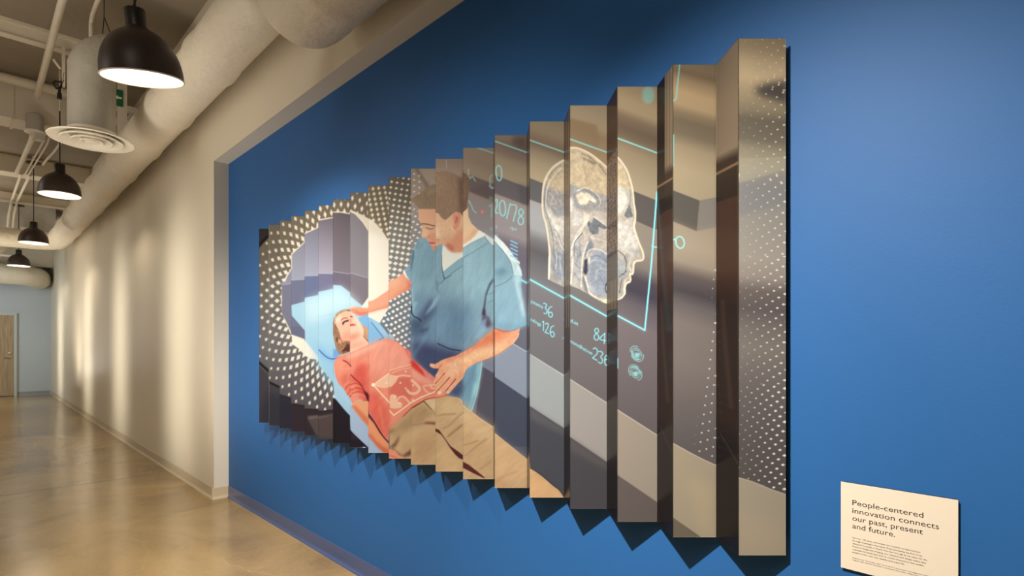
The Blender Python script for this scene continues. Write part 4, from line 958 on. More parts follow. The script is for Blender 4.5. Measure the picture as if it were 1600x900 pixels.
('p',(240,186,156),.7,1,0,(125.5,152),[(128.9,370.6),(130,378.3),(135,385),(143.9,388.9),(153.5,388.6),(153.5,341.7),(146.1,342.8),(141.7,341.4),(137.2,348.3),(134.8,357.2),(132.2,362.8)]),
('p',(252,226,206),2,.8,0,(125.5,152),[(130,370.6),(131.1,378.3),(137.2,383.3),(138.3,377.2),(133.9,370.6)]),
('p',(226,140,110),3,.5,0,(125.5,152),[(138.3,352.8),(153.5,359.4),(153.5,341.7),(142.8,341.7)]),
('p',(92,48,48),.7,.95,0,(125.5,152),[(139.2,371.1),(143.9,374.1),(150,375.9),(150,372.8),(143.9,371.4),(140.8,366.1)]),
('s',(120,70,60),.5,.8,1,(125.5,152),[(138.3,374.8),(142.2,377.8),(147.8,378.1)],1.4),
('s',(206,180,140),.5,.8,1,(125.5,152),[(127.8,368.3),(130,381.7),(137.2,388.3),(147.2,390.3)],1.6),
('p',(232,150,126),.7,1,0,(125.5,152),[(133.3,343.9),(138.3,345.9),(144.1,343.9),(141.7,340.8),(136.7,338.1),(134.1,339.2)]),
('s',(150,60,56),.5,.8,1,(125.5,152),[(136.7,343.9),(139.4,342.2),(138.3,339.4)],.9),
('p',(74,36,36),.8,.8,0,(125.5,152),[(130.6,348.3),(132.8,347.2),(132.2,339.4),(130.3,341.7)]),
('p',(80,36,36),1.2,.85,0,(125.5,152),[(147.2,339.4),(153.5,335),(153.5,327.2),(140.6,325),(138.3,327.2),(145,332.8)]),
('s',(196,160,118),.5,.7,1,(125.5,152),[(129.4,352.8),(130,339.4),(134.4,328.3),(138.3,322.8)],1.3),
('s',(206,170,126),.5,.7,1,(125.5,152),[(143.3,337.2),(141.7,331.7),(137.2,327.2)],1.1),
('p',(206,160,122),.7,1,0,(152,180.5),[(166.1,371.1),(171.7,367.2),(182,361.7),(182,359.4),(182,340.8),(177.2,343.7),(172.2,350.3),(171.7,359.4)]),
('s',(96,44,46),.5,.9,1,(152,180.5),[(172.3,350.3),(177.2,344.4),(181.4,341.2)],1.6),
('s',(150,108,76),.5,.6,1,(152,180.5),[(173.9,359.4),(176.1,352.8),(180.6,347.2)],1),
('p',(246,198,168),.6,1,0,(152,180.5),[(150.5,387.2),(156.1,385.2),(160.6,380.8),(166.1,372.8),(170,367.2),(173,359.4),(172.6,349.4),(178.3,342.6),(182,338.3),(182,333.3),(167.2,328.9),(150.5,323.3)]),
('p',(252,226,204),2,.7,0,(152,180.5),[(157.2,383.9),(167.2,370.6),(172.2,358.3),(171.7,350.6),(167.2,361.7),(160.6,373.9)]),
('p',(216,116,94),3,.75,0,(152,180.5),[(150.5,351.1),(167.2,354.4),(165,348.3),(158.3,345),(150.5,342.8)]),
('p',(226,140,112),3,.5,0,(152,180.5),[(150.5,339.4),(171.7,341.7),(178.3,338.3),(167.2,333.3),(150.5,327.8)]),
('p',(200,62,70),.6,.95,0,(152,180.5),[(150.5,368.6),(157.2,369.2),(162.8,366.7),(156.1,366.1),(150.5,365)]),
('p',(130,50,54),.6,.9,0,(152,180.5),[(150.5,381.7),(155,381.4),(157,378.6),(153.9,379.2)]),
('p',(214,120,100),1,.6,0,(152,180.5),[(150.5,378.3),(154.4,377.2),(153.9,370.6),(150.5,370)]),
('n',.8,5,.5,.35,4,(125.5,152),[(126.4,361.7),(127,377.2),(130.3,385),(138.1,390.1),(132.8,381.7),(130.6,377.2),(128.9,370.6),(132.2,362.8),(134.8,357.2),(131.7,348.3),(138.3,337.2),(153,339.4),(153,326.1),(145,322.6),(136.1,320.8),(131.7,327),(128.7,335),(127,346.1)]),
('p',(231,139,114),.5,1,0,None,[(127,306),(129,314),(135,319),(142,320.5),(153,324.5),(181,337),(203,344.5),(212.5,346.5),(225,341),(238,329.4),(247,322),(247,315),(267,298),(284,285),(288,275),(300,267),(302,257),(285,254),(271,251),(265,248),(249,238.5),(235,224),(214,204),(212,184.4),(198,200.6),(189,214),(181.7,226),(180,249.4),(164,250.5),(155,244),(153,252),(147,258.5),(142,268.3),(134,275),(129,287)]),
('p',(238,160,136),7,.8,0,None,[(181,337),(212,346),(225,341),(245,319),(247,295),(212,295),(185,290),(181,315)]),
('p',(246,200,174),2.5,.6,0,None,[(145,320),(181,335),(205,343),(205,339),(181,327),(150,313)]),
('p',(206,62,52),4,.6,0,None,[(154,285),(165,305),(179,307),(181,235),(171,250),(161,269)]),
('p',(212,70,58),5,.55,0,None,[(182,265),(195,260),(212,235),(212,185),(195,205),(182,227)]),
('p',(226,112,84),2,.6,0,None,[(193,250),(201,250),(207,199),(201,207)]),
('p',(236,150,118),1.5,.6,0,None,[(197,241),(199,241),(206,203),(204,203)]),
('p',(220,96,80),4,.5,0,None,[(129,300),(153,285),(153,255),(140,275)]),
('p',(244,160,130),3,.6,0,None,[(128,305),(135,317),(145,309),(137,285),(131,290)]),
('s',(112,24,34),.5,.85,1,None,[(141.1,312.2),(148.3,308.3),(153.3,302.8)],1.6),
('s',(112,24,34),.5,.85,1,None,[(153.3,289.4),(159.4,282.8),(168.3,275),(176.1,259.4),(180.6,248.3)],1.6),
('s',(178,52,44),.5,.8,1,None,[(153.3,273.9),(159.4,276.1),(166.1,274.4),(171.7,268.3)],1.2),
('s',(178,52,44),.5,.8,1,None,[(153.3,265),(161.7,268.9),(169.4,267.2),(175,261.7)],1.2),
('s',(178,52,44),.5,.8,1,None,[(151.7,255),(157.2,261.1),(165,262.8),(173.9,261.7)],1.2),
('s',(178,52,44),.5,.8,1,None,[(143.9,266.1),(149.4,272.8),(152.8,274.4)],1.2),
('s',(178,52,44),.5,.8,1,None,[(148.3,258.3),(151.7,266.1),(153.3,268.3)],1.2),
('s',(244,166,134),.5,.6,1,None,[(153.3,269.4),(161.7,272.8),(169.4,270)],1.4),
('s',(244,166,134),.5,.6,1,None,[(153.9,258.3),(159.4,258.3),(168.3,258.3),(177.2,255)],1.4),
('s',(244,166,134),.5,.6,1,None,[(142.8,272.8),(151.7,279.4)],1.4),
('s',(244,166,134),.5,.6,1,None,[(135,298.3),(143.9,298.9),(152.8,298.9)],1.4),
('p',(60,14,26),1.2,.9,0,None,[(172.8,263.9),(177.2,262.8),(181.4,258.3),(181.4,246.1),(178.9,250.6),(175.6,258.3)]),
('p',(222,120,104),.8,.9,0,None,[(235,332.8),(247.2,325.2),(247.2,312.2),(241.7,318.3)]),
('p',(206,48,42),1.5,.9,0,None,[(247.4,313.3),(257.2,308.3),(265,297.2),(272.8,283.9),(263.9,288.3),(247.4,302.8)]),
('p',(226,130,118),1,.9,0,None,[(247.4,316.1),(283.9,285),(280.6,278.3),(271.7,282.8),(265,297.2)]),
('n',5,16,-.5,.05,21,None,[(127,306),(129,314),(135,319),(153,324.5),(181,337),(203,344.5),(212.5,346.5),(225,341),(247,322),(284,285),(302,257),(265,248),(249,238.5),(214,204),(212,184.4),(198,200.6),(181.7,226),(164,250.5),(155,244),(142,268.3)]),
('p',(226,128,108),.8,.75,0,None,[(213.3,295),(246.1,303.9),(252.8,296.1),(281.7,277.2),(285.6,272.8),(285.6,262.8),(246.1,245.6),(220,226.1),(213.3,235)]),
('p',(206,100,84),2,.7,0,None,[(213.3,268.3),(227.2,283.9),(246.1,286.1),(248.3,268.3),(246.1,248.3),(237.2,255),(223.9,252.8),(213.3,252.8)]),
('p',(240,196,160),.7,.85,0,None,[(188.9,273.3),(212.2,291.1),(213.3,290),(223.9,287.8),(227.8,287.2),(223.9,278.3),(217.2,271.1),(206.1,268.3),(195,270)]),
('s',(240,196,160),.5,.85,1,None,[(223.9,285.6),(232.8,288.3),(246.1,287.2)],2.6),
('s',(240,196,160),.5,.8,1,None,[(213.3,295.6),(228.3,300.6),(247.2,305)],1.6),
('s',(240,196,160),.5,.7,1,None,[(217.2,292.2),(230.6,297.2),(247.2,300.6)],1.6),
('p',(238,176,150),2,.6,0,None,[(247.2,300.6),(255,295),(269.4,286.1),(280.6,278.3),(278.3,272.8),(263.9,277.2),(252.8,281.7),(247.2,288.3)]),
('p',(240,196,160),.7,.85,1,None,[(214.4,256.1),(219.4,258.9),(225,256.1),(224.4,250.6),(227.2,247.2),(232.8,245),(232.8,239.4),(226.1,236.7),(217.2,237.2),(214.4,239.4)]),
('s',(240,196,160),.5,.75,1,None,[(225.6,249.4),(229.4,254.4),(236.1,255),(241.7,249.4),(245,245.6)],3.2),
('s',(240,196,160),.5,.85,1,None,[(248.3,280.6),(255,275),(260.6,267.2),(255,260.6),(246.1,260.6),(241.7,265)],4.2),
('s',(240,196,160),.5,.65,1,None,[(285,273.9),(275,272.8),(267.2,271.7),(269.4,265),(275,260.6)],3),
('s',(240,196,160),.5,.7,1,None,[(279.4,273.9),(278.3,269.4),(283.3,267.8)],3),
('p',(240,196,160),.6,.8,0,None,[(247.8,251.7),(252.8,251.1),(250.6,247.8),(247.8,248.3)]),
('p',(250,224,192),.6,.9,0,None,[(232,276.7),(232,276.4),(231.9,276.1),(231.7,275.8),(231.5,275.6),(231.2,275.5),(230.9,275.4),(230.6,275.3),(230.2,275.4),(229.9,275.5),(229.7,275.6),(229.4,275.8),(229.3,276.1),(229.1,276.4),(229.1,276.7),(229.1,277),(229.3,277.2),(229.4,277.5),(229.7,277.7),(229.9,277.9),(230.2,278),(230.6,278),(230.9,278),(231.2,277.9),(231.5,277.7),(231.7,277.5),(231.9,277.2),(232,277)]),
('p',(250,224,192),.6,.9,0,None,[(240.3,268.3),(240.3,268),(240.2,267.8),(240,267.5),(239.8,267.3),(239.5,267.1),(239.2,267),(238.9,267),(238.6,267),(238.3,267.1),(238,267.3),(237.8,267.5),(237.6,267.8),(237.5,268),(237.4,268.3),(237.5,268.6),(237.6,268.9),(237.8,269.2),(238,269.4),(238.3,269.5),(238.6,269.6),(238.9,269.7),(239.2,269.6),(239.5,269.5),(239.8,269.4),(240,269.2),(240.2,268.9),(240.3,268.6)]),
('p',(250,224,192),.6,.9,0,None,[(252,273),(252,272.7),(251.9,272.4),(251.7,272.2),(251.5,272),(251.2,271.8),(250.9,271.7),(250.6,271.7),(250.2,271.7),(249.9,271.8),(249.7,272),(249.4,272.2),(249.3,272.4),(249.1,272.7),(249.1,273),(249.1,273.3),(249.3,273.6),(249.4,273.8),(249.7,274),(249.9,274.2),(250.2,274.3),(250.6,274.3),(250.9,274.3),(251.2,274.2),(251.5,274),(251.7,273.8),(251.9,273.6),(252,273.3)]),
('p',(250,224,192),.6,.9,0,None,[(240.3,294.4),(240.3,294.1),(240.2,293.9),(240,293.6),(239.8,293.4),(239.5,293.2),(239.2,293.1),(238.9,293.1),(238.6,293.1),(238.3,293.2),(238,293.4),(237.8,293.6),(237.6,293.9),(237.5,294.1),(237.4,294.4),(237.5,294.7),(237.6,295),(237.8,295.3),(238,295.5),(238.3,295.6),(238.6,295.7),(238.9,295.8),(239.2,295.7),(239.5,295.6),(239.8,295.5),(240,295.3),(240.2,295),(240.3,294.7)]),
('p',(250,224,192),.6,.9,0,None,[(222.9,255),(222.9,254.7),(222.7,254.4),(222.6,254.2),(222.3,254),(222.1,253.8),(221.8,253.7),(221.4,253.7),(221.1,253.7),(220.8,253.8),(220.5,254),(220.3,254.2),(220.1,254.4),(220,254.7),(220,255),(220,255.3),(220.1,255.6),(220.3,255.8),(220.5,256),(220.8,256.2),(221.1,256.3),(221.4,256.3),(221.8,256.3),(222.1,256.2),(222.3,256),(222.6,255.8),(222.7,255.6),(222.9,255.3)]),
('p',(250,224,192),.6,.9,0,None,[(230.9,245.2),(230.9,244.9),(230.7,244.6),(230.6,244.4),(230.3,244.2),(230.1,244),(229.8,243.9),(229.4,243.9),(229.1,243.9),(228.8,244),(228.5,244.2),(228.3,244.4),(228.1,244.6),(228,244.9),(228,245.2),(228,245.5),(228.1,245.8),(228.3,246.1),(228.5,246.3),(228.8,246.4),(229.1,246.5),(229.4,246.6),(229.8,246.5),(230.1,246.4),(230.3,246.3),(230.6,246.1),(230.7,245.8),(230.9,245.5)]),
('p',(250,224,192),.6,.9,0,None,[(210.3,276.7),(210.3,276.4),(210.2,276.1),(210,275.8),(209.8,275.6),(209.5,275.5),(209.2,275.4),(208.9,275.3),(208.6,275.4),(208.3,275.5),(208,275.6),(207.8,275.8),(207.6,276.1),(207.5,276.4),(207.4,276.7),(207.5,277),(207.6,277.2),(207.8,277.5),(208,277.7),(208.3,277.9),(208.6,278),(208.9,278),(209.2,278),(209.5,277.9),(209.8,277.7),(210,277.5),(210.2,277.2),(210.3,277)]),
('s',(250,232,190),.5,.9,0,None,[(188.3,273.9),(213.3,292.2)],1.3),
('s',(252,232,180),.5,1,0,None,[(188.3,273.3),(213.3,246.1)],1.6),
('s',(252,232,180),.5,1,0,None,[(213.7,233.3),(220.3,226.1),(246.1,245),(262.8,254.4),(285.6,263.3)],1.5),
('p',(255,238,200),.7,1,0,None,[(191.2,273.7),(191.1,273.1),(190.9,272.5),(190.6,272),(190.1,271.6),(189.6,271.3),(189,271.1),(188.3,271),(187.7,271.1),(187.1,271.3),(186.5,271.6),(186.1,272),(185.7,272.5),(185.5,273.1),(185.4,273.7),(185.5,274.3),(185.7,274.8),(186.1,275.3),(186.5,275.8),(187.1,276.1),(187.7,276.3),(188.3,276.3),(189,276.3),(189.6,276.1),(190.1,275.8),(190.6,275.3),(190.9,274.8),(191.1,274.3)]),
('p',(232,160,116),.5,1,0,(152,180.5),[(153.6,240.5),(158,246),(164,249.5),(182,248.2),(182,243),(182,207),(171,218.5),(161,231.5)]),
('p',(206,104,70),1.5,.7,0,(152,180.5),[(154,241),(161,232),(171,219),(182,207),(182,220),(171,231),(161,241)]),
('p',(232,150,106),.5,1,0,(180.5,212.5),[(179,225),(189.4,212.8),(198.3,198.3),(214,182.2),(214,166.7),(205,167.4),(193.9,177.2),(186.1,187.2),(179,195.6)]),
('p',(190,84,56),1.8,.7,0,(180.5,212.5),[(179,196.1),(186.1,187.8),(193.9,177.8),(205,167.4),(214,167.2),(214,171.7),(202.8,177.2),(191.7,187.2),(183.9,197.2)]),
('s',(40,10,20),.5,.9,1,(180.5,212.5),[(181.9,226.7),(189.4,215.9),(197.2,202.8),(203.9,192.8),(212.8,182.8)],1.9),
('p',(204,168,124),.5,1,0,None,[(214,204),(235,224),(249,238),(265,248),(285,254),(302,257),(320,254),(327,249),(329,242),(342,232),(355,222),(376,208),(377.5,198.5),(427.3,158.5),(432,158.5),(433.5,144),(450,133),(470,116),(479,109),(489,96),(489,75),(205,75),(214,171)]),
('p',(160,128,92),5,.7,0,None,[(214,203),(247,235),(265,245),(283,230),(265,215),(245,203),(217,185)]),
('p',(222,188,142),7,.7,0,None,[(295,253),(327,247),(345,229),(375,207),(377,185),(345,195),(320,220),(295,225)]),
('p',(222,184,136),7,.7,0,None,[(290,185),(325,155),(327,137),(287,137)]),
('p',(186,146,104),7,.6,0,None,[(250,185),(285,205),(287,175),(270,149),(250,160)]),
('p',(220,178,132),6,.6,0,(378,427.5),[(376.5,195),(429,157),(429,130),(376.5,115)]),
('p',(190,146,106),6,.5,0,(378,427.5),[(376.5,130),(429,105),(376.5,105)]),
('p',(220,172,122),2,.8,0,(432.5,488),[(431,143),(485,98),(431,98)]),
('s',(40,22,26),.5,.8,1,(432.5,488),[(433.5,144),(450,133),(470,116),(479,109),(487,97)],1.2),
('s',(240,214,180),.5,.8,1,None,[(321,253),(327,248),(329,241),(342,231),(355,221),(376,207.4)],1.1),
('s',(240,214,180),.5,.7,0,None,[(378,198),(427,158)],1),
('p',(84,50,40),2.2,.85,0,(212.5,247),[(216.1,178.3),(221.7,182.8),(227.2,191.7),(229.7,195),(227.4,186.1),(222.8,177.2),(218.3,175.6)]),
('p',(86,48,40),2,.85,0,(212.5,247),[(213.9,179.4),(221.7,171.7),(227.2,167.2),(233.9,162.8),(248.5,173.9),(248.5,164.4),(236.1,160.8),(227.2,163.7),(216.1,173.9)]),
('p',(120,84,58),2,.7,0,(212.5,247),[(213.9,202.8),(222.8,206.1),(216.1,198.3),(211,197.2)]),
('p',(186,150,108),4,.6,0,(212.5,247),[(231.7,182.8),(245,191.7),(245,176.1),(233.9,168.3)]),
('p',(232,150,112),.5,1,0,(212.5,247),[(211,173.9),(221.7,171.1),(229.4,163),(236.7,159.7),(236.1,156.1),(211,156.1)]),
('s',(190,70,50),.5,.7,1,(212.5,247),[(213.9,163.3),(220.6,161.1),(225,158.9)],1.2),
('p',(100,48,44),1.6,.85,0,(247,285.5),[(264.4,213.2),(272.8,215.9),(287,215),(287,211.4),(273.9,212.6)]),
('s',(150,112,80),.5,.5,1,(247,285.5),[(248.3,210.6),(263.9,212.8)],1.5),
('s',(40,20,22),.5,.8,0,(247,285.5),[(249.4,237.8),(266.7,248.3),(270.6,244.4),(279.4,235)],1.4),
('s',(150,116,80),.5,.6,1,(247,285.5),[(279.4,235),(285,227.8)],1.2),
('p',(226,196,150),2,.8,0,(247,285.5),[(269.4,250.6),(287,252.2),(287,230.6),(277.2,238.3)]),
('s',(150,106,74),1,.7,1,None,[(303.9,192.2),(312.8,199.4),(327.2,211.1)],1.7),
('s',(150,106,74),1,.7,1,None,[(297.2,205.6),(306.1,209.4),(319.4,222.8),(329.4,230.6)],1.7),
('s',(150,106,74),1,.7,1,None,[(287.2,225),(297.2,227.2),(317.2,228.3)],1.7),
('s',(158,114,82),1.2,.7,1,None,[(331.7,163),(346.3,175),(365,189.7)],1.8),
('s',(158,114,82),1.2,.7,1,None,[(330.3,179),(341,183),(351.7,186.3)],1.8),
('s',(158,114,82),1.2,.7,1,None,[(355.7,141.7),(373,154.3)],1.8),
('s',(158,114,82),1.2,.7,1,None,[(305.7,193.7),(314.3,200.3),(326.3,211)],1.8),
('p',(82,34,38),.8,.95,0,(285.5,328.5),[(284,205.9),(291,203.3),(297,195),(302.3,187.3),(309,177.9),(317,172.3),(330,162.7),(330,156.1),(322.3,159),(315.7,165.4),(307.7,175.8),(301,187),(294.3,195.8),(284,202.1)]),
('p',(86,36,38),.7,.95,0,(328.5,378),[(327,154.7),(338.3,148.3),(350.3,138.7),(363,128.6),(360.3,128.1),(343.7,136.1),(327,144.7)]),
('s',(170,128,92),1,.5,1,(378,427.5),[(379.7,121.8),(394.3,131.6),(413.9,139)],1.5),
('n',4,16,-.9,.05,22,None,[(214,204),(249,238),(285,254),(320,254),(342,232),(376,208),(427,159),(479,109),(487,75),(205,75)]),
('s',(170,40,40),.5,.85,1,None,[(235,224.4),(249.4,238.3),(265,247.8),(270.6,251.1),(285,253.7)],1.3),
('s',(214,80,72),.5,.8,1,None,[(285.6,253.3),(297.2,255.6),(302.8,257.2)],1.6),
('p',(240,170,130),.5,1,0,None,[(377,362.2),(387,357.5),(396,356),(409.4,359),(417.8,363),(416,355),(414,348.3),(407,338.3),(397,331),(387,323.3),(376,318.3),(358,311),(347,307.2),(336,300.6),(331.7,294),(329,285),(308,261.5),(304,259),(301.5,261.5),(300.5,265),(297,262),(292.5,258.5),(288.5,259.5),(285.5,263),(284.5,272.5),(281.8,278),(285,284),(285,288),(289.5,295),(290.5,299),(283,299.5),(277.8,301.7),(276,305),(278.3,307.2),(284,306),(288.3,307.8),(295,312.2),(306,316),(317,319),(326,324),(346,334),(355,343),(367,353)]),
('p',(222,116,80),4,.7,0,None,[(355,343),(367,353),(377,361),(405,358),(375,340),(350,327),(327,323)]),
('p',(250,208,158),4,.7,0,None,[(350,330),(380,335),(405,345),(395,331),(375,319),(350,313),(333,303),(317,309)]),
('p',(250,206,166),4,.6,0,None,[(305,307),(320,313),(327,300),(315,287),(303,285)]),
('p',(226,118,88),2.5,.6,0,None,[(295,309),(317,319),(335,323),(305,310)]),
('s',(200,84,60),.5,.4,1,None,[(414,347),(407,338),(397,330.7),(376,318),(347,307)],1.1),
('s',(255,236,214),.5,.8,1,None,[(416,354),(413.5,347.5),(406,338)],1),
('s',(170,60,50),.5,.5,0,None,[(376,363),(376,318)],.9),
('s',(110,24,40),.5,.9,1,None,[(285.6,275.6),(292.8,283.9),(299.4,291.7)],1.2),
('s',(110,24,40),.5,.9,1,None,[(286.3,261.9),(297.2,273.9),(307.8,285.6)],1.2),
('s',(110,24,40),.5,.9,1,None,[(301.7,263.9),(310.6,275),(317.2,282.8)],1.2),
('p',(252,226,196),1,.8,0,None,[(287.8,262.8),(292.8,264.4),(294.4,260.6),(290.6,258.3)]),
('p',(252,220,186),1,.8,0,None,[(302.2,263.3),(306.1,264.4),(307.2,261.1),(303.9,259.7)]),
('p',(252,214,176),1.2,.6,0,None,[(276.7,306.1),(282.8,305.6),(283.9,301.1),(278.3,301.7)]),
('s',(186,60,54),.5,.7,1,None,[(290.6,298.9),(292.8,302.8),(295.6,305)],1),
('s',(252,208,168),1,.5,1,None,[(287.2,277.2),(297.2,288.3)],1.6),
('s',(252,208,168),1,.5,1,None,[(290.6,268.3),(301.7,280.6)],1.6),
('s',(252,208,168),1,.5,1,None,[(306.1,267.2),(317.2,278.3)],1.6),
('n',4,4,0,.07,31,None,[(377,362.2),(396,356),(417.8,363),(414,348.3),(397,331),(376,318.3),(347,307.2),(331.7,294),(308,261.5),(300.5,265),(292.5,258.5),(285.5,263),(281.8,278),(289.5,295),(278,303),(295,312.2),(317,319),(346,334),(367,353)]),
('n',1.6,1.6,.3,.05,32,None,[(377,362.2),(396,356),(417.8,363),(414,348.3),(397,331),(376,318.3),(347,307.2),(331.7,294),(308,261.5),(300.5,265),(292.5,258.5),(285.5,263),(281.8,278),(289.5,295),(278,303),(295,312.2),(317,319),(346,334),(367,353)]),
('n',2,2,0,.05,33,None,[(285,538),(305,530),(328,515),(328,485),(305,481),(287,492)]),
('n',.9,4,.2,.1,34,None,[(286,605),(305,607),(328,595),(340,575),(336,549),(310,532),(286,543),(249,563),(265,583)]),
('p',(192,184,172),.8,.78,0,(432.5,488),[(486.5,626.5),(479,624),(468,616),(460.6,607),(456,598.3),(453,588.3),(451.7,575),(451,553),(452.5,538.5),(456,527.5),(459,515),(460.5,503),(461.6,489.5),(462,475),(461,440),(466,436),(489.5,425),(489.5,627)]),
('p',(196,186,172),.6,.8,0,(495.5,553.5),[(494,645.6),(504,645.6),(512.8,643.3),(524,638.3),(535,631),(546,622),(555,614),(555,400),(549,401.5),(541.7,405),(531.7,410.5),(524,416),(516,420),(509,424),(494,429.5)]),
('p',(190,182,168),.8,.78,0,(569.5,632.5),[(568,631.5),(577,623),(585,610.6),(590.5,596),(594,581.7),(595.6,570.6),(596.7,555),(598,553),(599.4,543),(599,529.5),(597,520.6),(600.6,508.3),(606,493),(610.5,483),(612.3,473),(609.5,467),(599.5,465.5),(596.7,461.5),(596,449.5),(594,445),(590.5,445),(592,438.3),(590,433),(585,431.5),(582.8,425),(582.8,416),(577,408.3),(568,405.5)]),
('p',(206,182,142),1.2,.7,0,(432.5,488),[(486.5,625),(469,613),(458,595),(453,584),(489.5,569)]),
('p',(206,182,142),1.2,.7,0,(495.5,553.5),[(494,642),(513,639),(535,628),(555,607),(555,569),(494,589)]),
('p',(206,182,142),1.2,.7,0,(569.5,632.5),[(568,627),(585,605),(592,577),(568,585)]),
('p',(150,148,148),2,.55,0,(432.5,488),[(458,585),(489.5,573),(489.5,545),(473,541),(458,557)]),
('s',(246,228,196),.5,.9,1,(432.5,488),[(486,624.5),(471,615),(462,604),(455.5,590),(453,575),(452.5,555),(454,539),(458.5,523),(462,500),(464,475),(463,443)],2.6),
('s',(120,120,122),.5,.75,1,(432.5,488),[(481,617),(469,607),(461,593),(456.5,575),(456,550),(461,535),(466,519),(470,495),(469,475)],1.4),
('s',(236,226,206),.5,.8,1,(432.5,488),[(483,613),(471,601),(463,588),(459,575),(458.5,553),(467,533),(477,513),(485,493)],1.6),
('s',(206,200,190),.5,.7,1,(432.5,488),[(463,575),(469,567),(465,559),(471,555)],1.3),
('s',(206,200,190),.5,.7,1,(432.5,488),[(473,580),(477,569),(473,559)],1.3),
('s',(206,200,190),.5,.7,1,(432.5,488),[(461,565),(467,553),(475,549),(481,555)],1.3),
('s',(206,200,190),.5,.7,1,(432.5,488),[(471,565),(476,553)],1.3),
('s',(206,200,190),.5,.7,1,(432.5,488),[(479,563),(485,555)],1.3),
('p',(146,152,160),2,.6,0,(432.5,488),[(475,547),(483,550),(485,539),(477,535),(469,540)]),
('p',(236,226,208),2.5,.7,0,(432.5,488),[(460,545),(473,535),(489.5,537),(489.5,503),(477,513),(467,525)]),
('s',(120,126,134),.5,.6,1,(432.5,488),[(471,517),(479,507),(485,487)],1.2),
('s',(246,242,228),.5,.6,1,(432.5,488),[(473,513),(479,497),(485,485)],1.8),
('p',(128,138,152),3,.65,0,(432.5,488),[(469,485),(477,483),(489.5,480),(489.5,435),(473,441),(467,455)]),
('s',(226,222,210),.5,.7,1,(432.5,488),[(473,483),(475,470),(473,455)],1.5),
('s',(200,200,196),.5,.6,1,(432.5,488),[(479,475),(481,455),(485,437)],1.2),
('s',(206,206,202),.5,.5,1,(432.5,488),[(483,480),(480,465),(485,450)],1),
('s',(246,238,216),.5,.9,1,(432.5,488),[(463,475),(462.5,439)],2.2),
('s',(246,224,184),.5,.9,1,(495.5,553.5),[(495,644),(505,644),(513,641.5),(524,636.5),(535,629),(546,619.5),(554,612)],2.8),
('s',(110,98,86),.5,.8,1,(495.5,553.5),[(515,635),(527,629),(539,619),(547,610),(553,602)],1.2),
('p',(120,106,94),1.2,.7,0,(495.5,553.5),[(516,629),(527,625),(536,620),(535,617),(525,621),(517,626)]),
('p',(200,190,160),.8,.6,0,(495.5,553.5),[(500,627),(508,627),(508,617),(500,617)]),
('s',(196,172,134),1,.6,1,(495.5,553.5),[(517,619),(513,605),(509,593)],1.8),
('s',(196,172,134),1,.6,1,(495.5,553.5),[(527,613),(531,599),(539,591)],1.8),
('s',(196,172,134),1,.6,1,(495.5,553.5),[(519,599),(529,593),(541,583)],1.8),
('s',(196,172,134),1,.6,1,(495.5,553.5),[(541,607),(549,593),(553,583)],1.8),
('p',(150,148,146),1.5,.75,0,(495.5,553.5),[(494,588),(520,579),(545,571),(555,568),(555,545),(525,545),(494,555)]),
('s',(226,212,186),.5,.8,1,(495.5,553.5),[(507,577),(520,582),(535,574),(543,562),(541,553)],1.8),
('s',(128,134,140),.5,.55,1,(495.5,553.5),[(507,572),(521,578),(535,569),(541,557),(533,553)],2.6),
('p',(236,220,188),1,.9,0,(495.5,553.5),[(505,570),(513,575),(521,572),(526,563),(523,555),(509,555)]),
('p',(190,180,162),1.2,.8,0,(495.5,553.5),[(518,566),(517.9,565.3),(517.6,564.7),(517.1,564.1),(516.5,563.7),(515.7,563.3),(514.9,563.1),(514,563),(513.1,563.1),(512.3,563.3),(511.5,563.7),(510.9,564.1),(510.4,564.7),(510.1,565.3),(510,566),(510.1,566.7),(510.4,567.3),(510.9,567.9),(511.5,568.3),(512.3,568.7),(513.1,568.9),(514,569),(514.9,568.9),(515.7,568.7),(516.5,568.3),(517.1,567.9),(517.6,567.3),(517.9,566.7)]),
('p',(236,222,194),.8,.9,0,(495.5,553.5),[(519,575),(527,571),(537,561),(535,558),(525,563)]),
('p',(244,238,222),1.5,.8,0,(495.5,553.5),[(494,569),(501,563),(499,545),(494,545)]),
('p',(154,158,160),1,.8,0,(495.5,553.5),[(501,556),(507,558),(516,553),(513,548),(502,552)]),
('p',(206,200,194),1.5,.9,0,(495.5,553.5),[(502,547),(514,543),(517,530),(509,521),(501,523)]),
('p',(240,230,206),1.2,.8,0,(495.5,553.5),[(516,544),(527,539),(525,529),(517,519),(507,509),(502,503),(510,517),(517,527)]),
('s',(236,232,220),.5,.8,1,(495.5,553.5),[(498,475),(499,490),(503,500),(513,513)],2),
('s',(50,56,64),.5,.75,1,(495.5,553.5),[(502,475),(503,495),(508,503),(515,511)],1.1),
('p',(108,112,118),.7,.9,0,(495.5,553.5),[(522,525),(525,530),(529,526),(533,535),(537,533),(550,523),(555,518),(549,517),(540,521),(540,510),(531,508),(527,513)]),
('s',(236,228,210),.5,.8,1,(495.5,553.5),[(533,537),(543,529),(553,522)],1.4),
('s',(226,220,206),.5,.7,1,(495.5,553.5),[(523,513),(527,505),(540,501),(553,497)],1.6),
('p',(120,126,134),1,.8,0,(495.5,553.5),[(523,495),(528,500),(533,493),(532,485),(523,479),(518,471),(519,483)]),
('p',(50,52,66),1,.95,0,(495.5,553.5),[(518,469),(523,471),(524,451),(521,445),(516,449)]),
('s',(236,230,216),.5,.8,1,(495.5,553.5),[(523,497),(519,485),(515,470),(514,450),(513,427)],1.6),
('s',(84,90,102),.5,.7,1,(495.5,553.5),[(504,490),(508,479),(506,465)],1.3),
('s',(84,90,102),.5,.7,1,(495.5,553.5),[(510,499),(512,483),(509,471)],1.3),
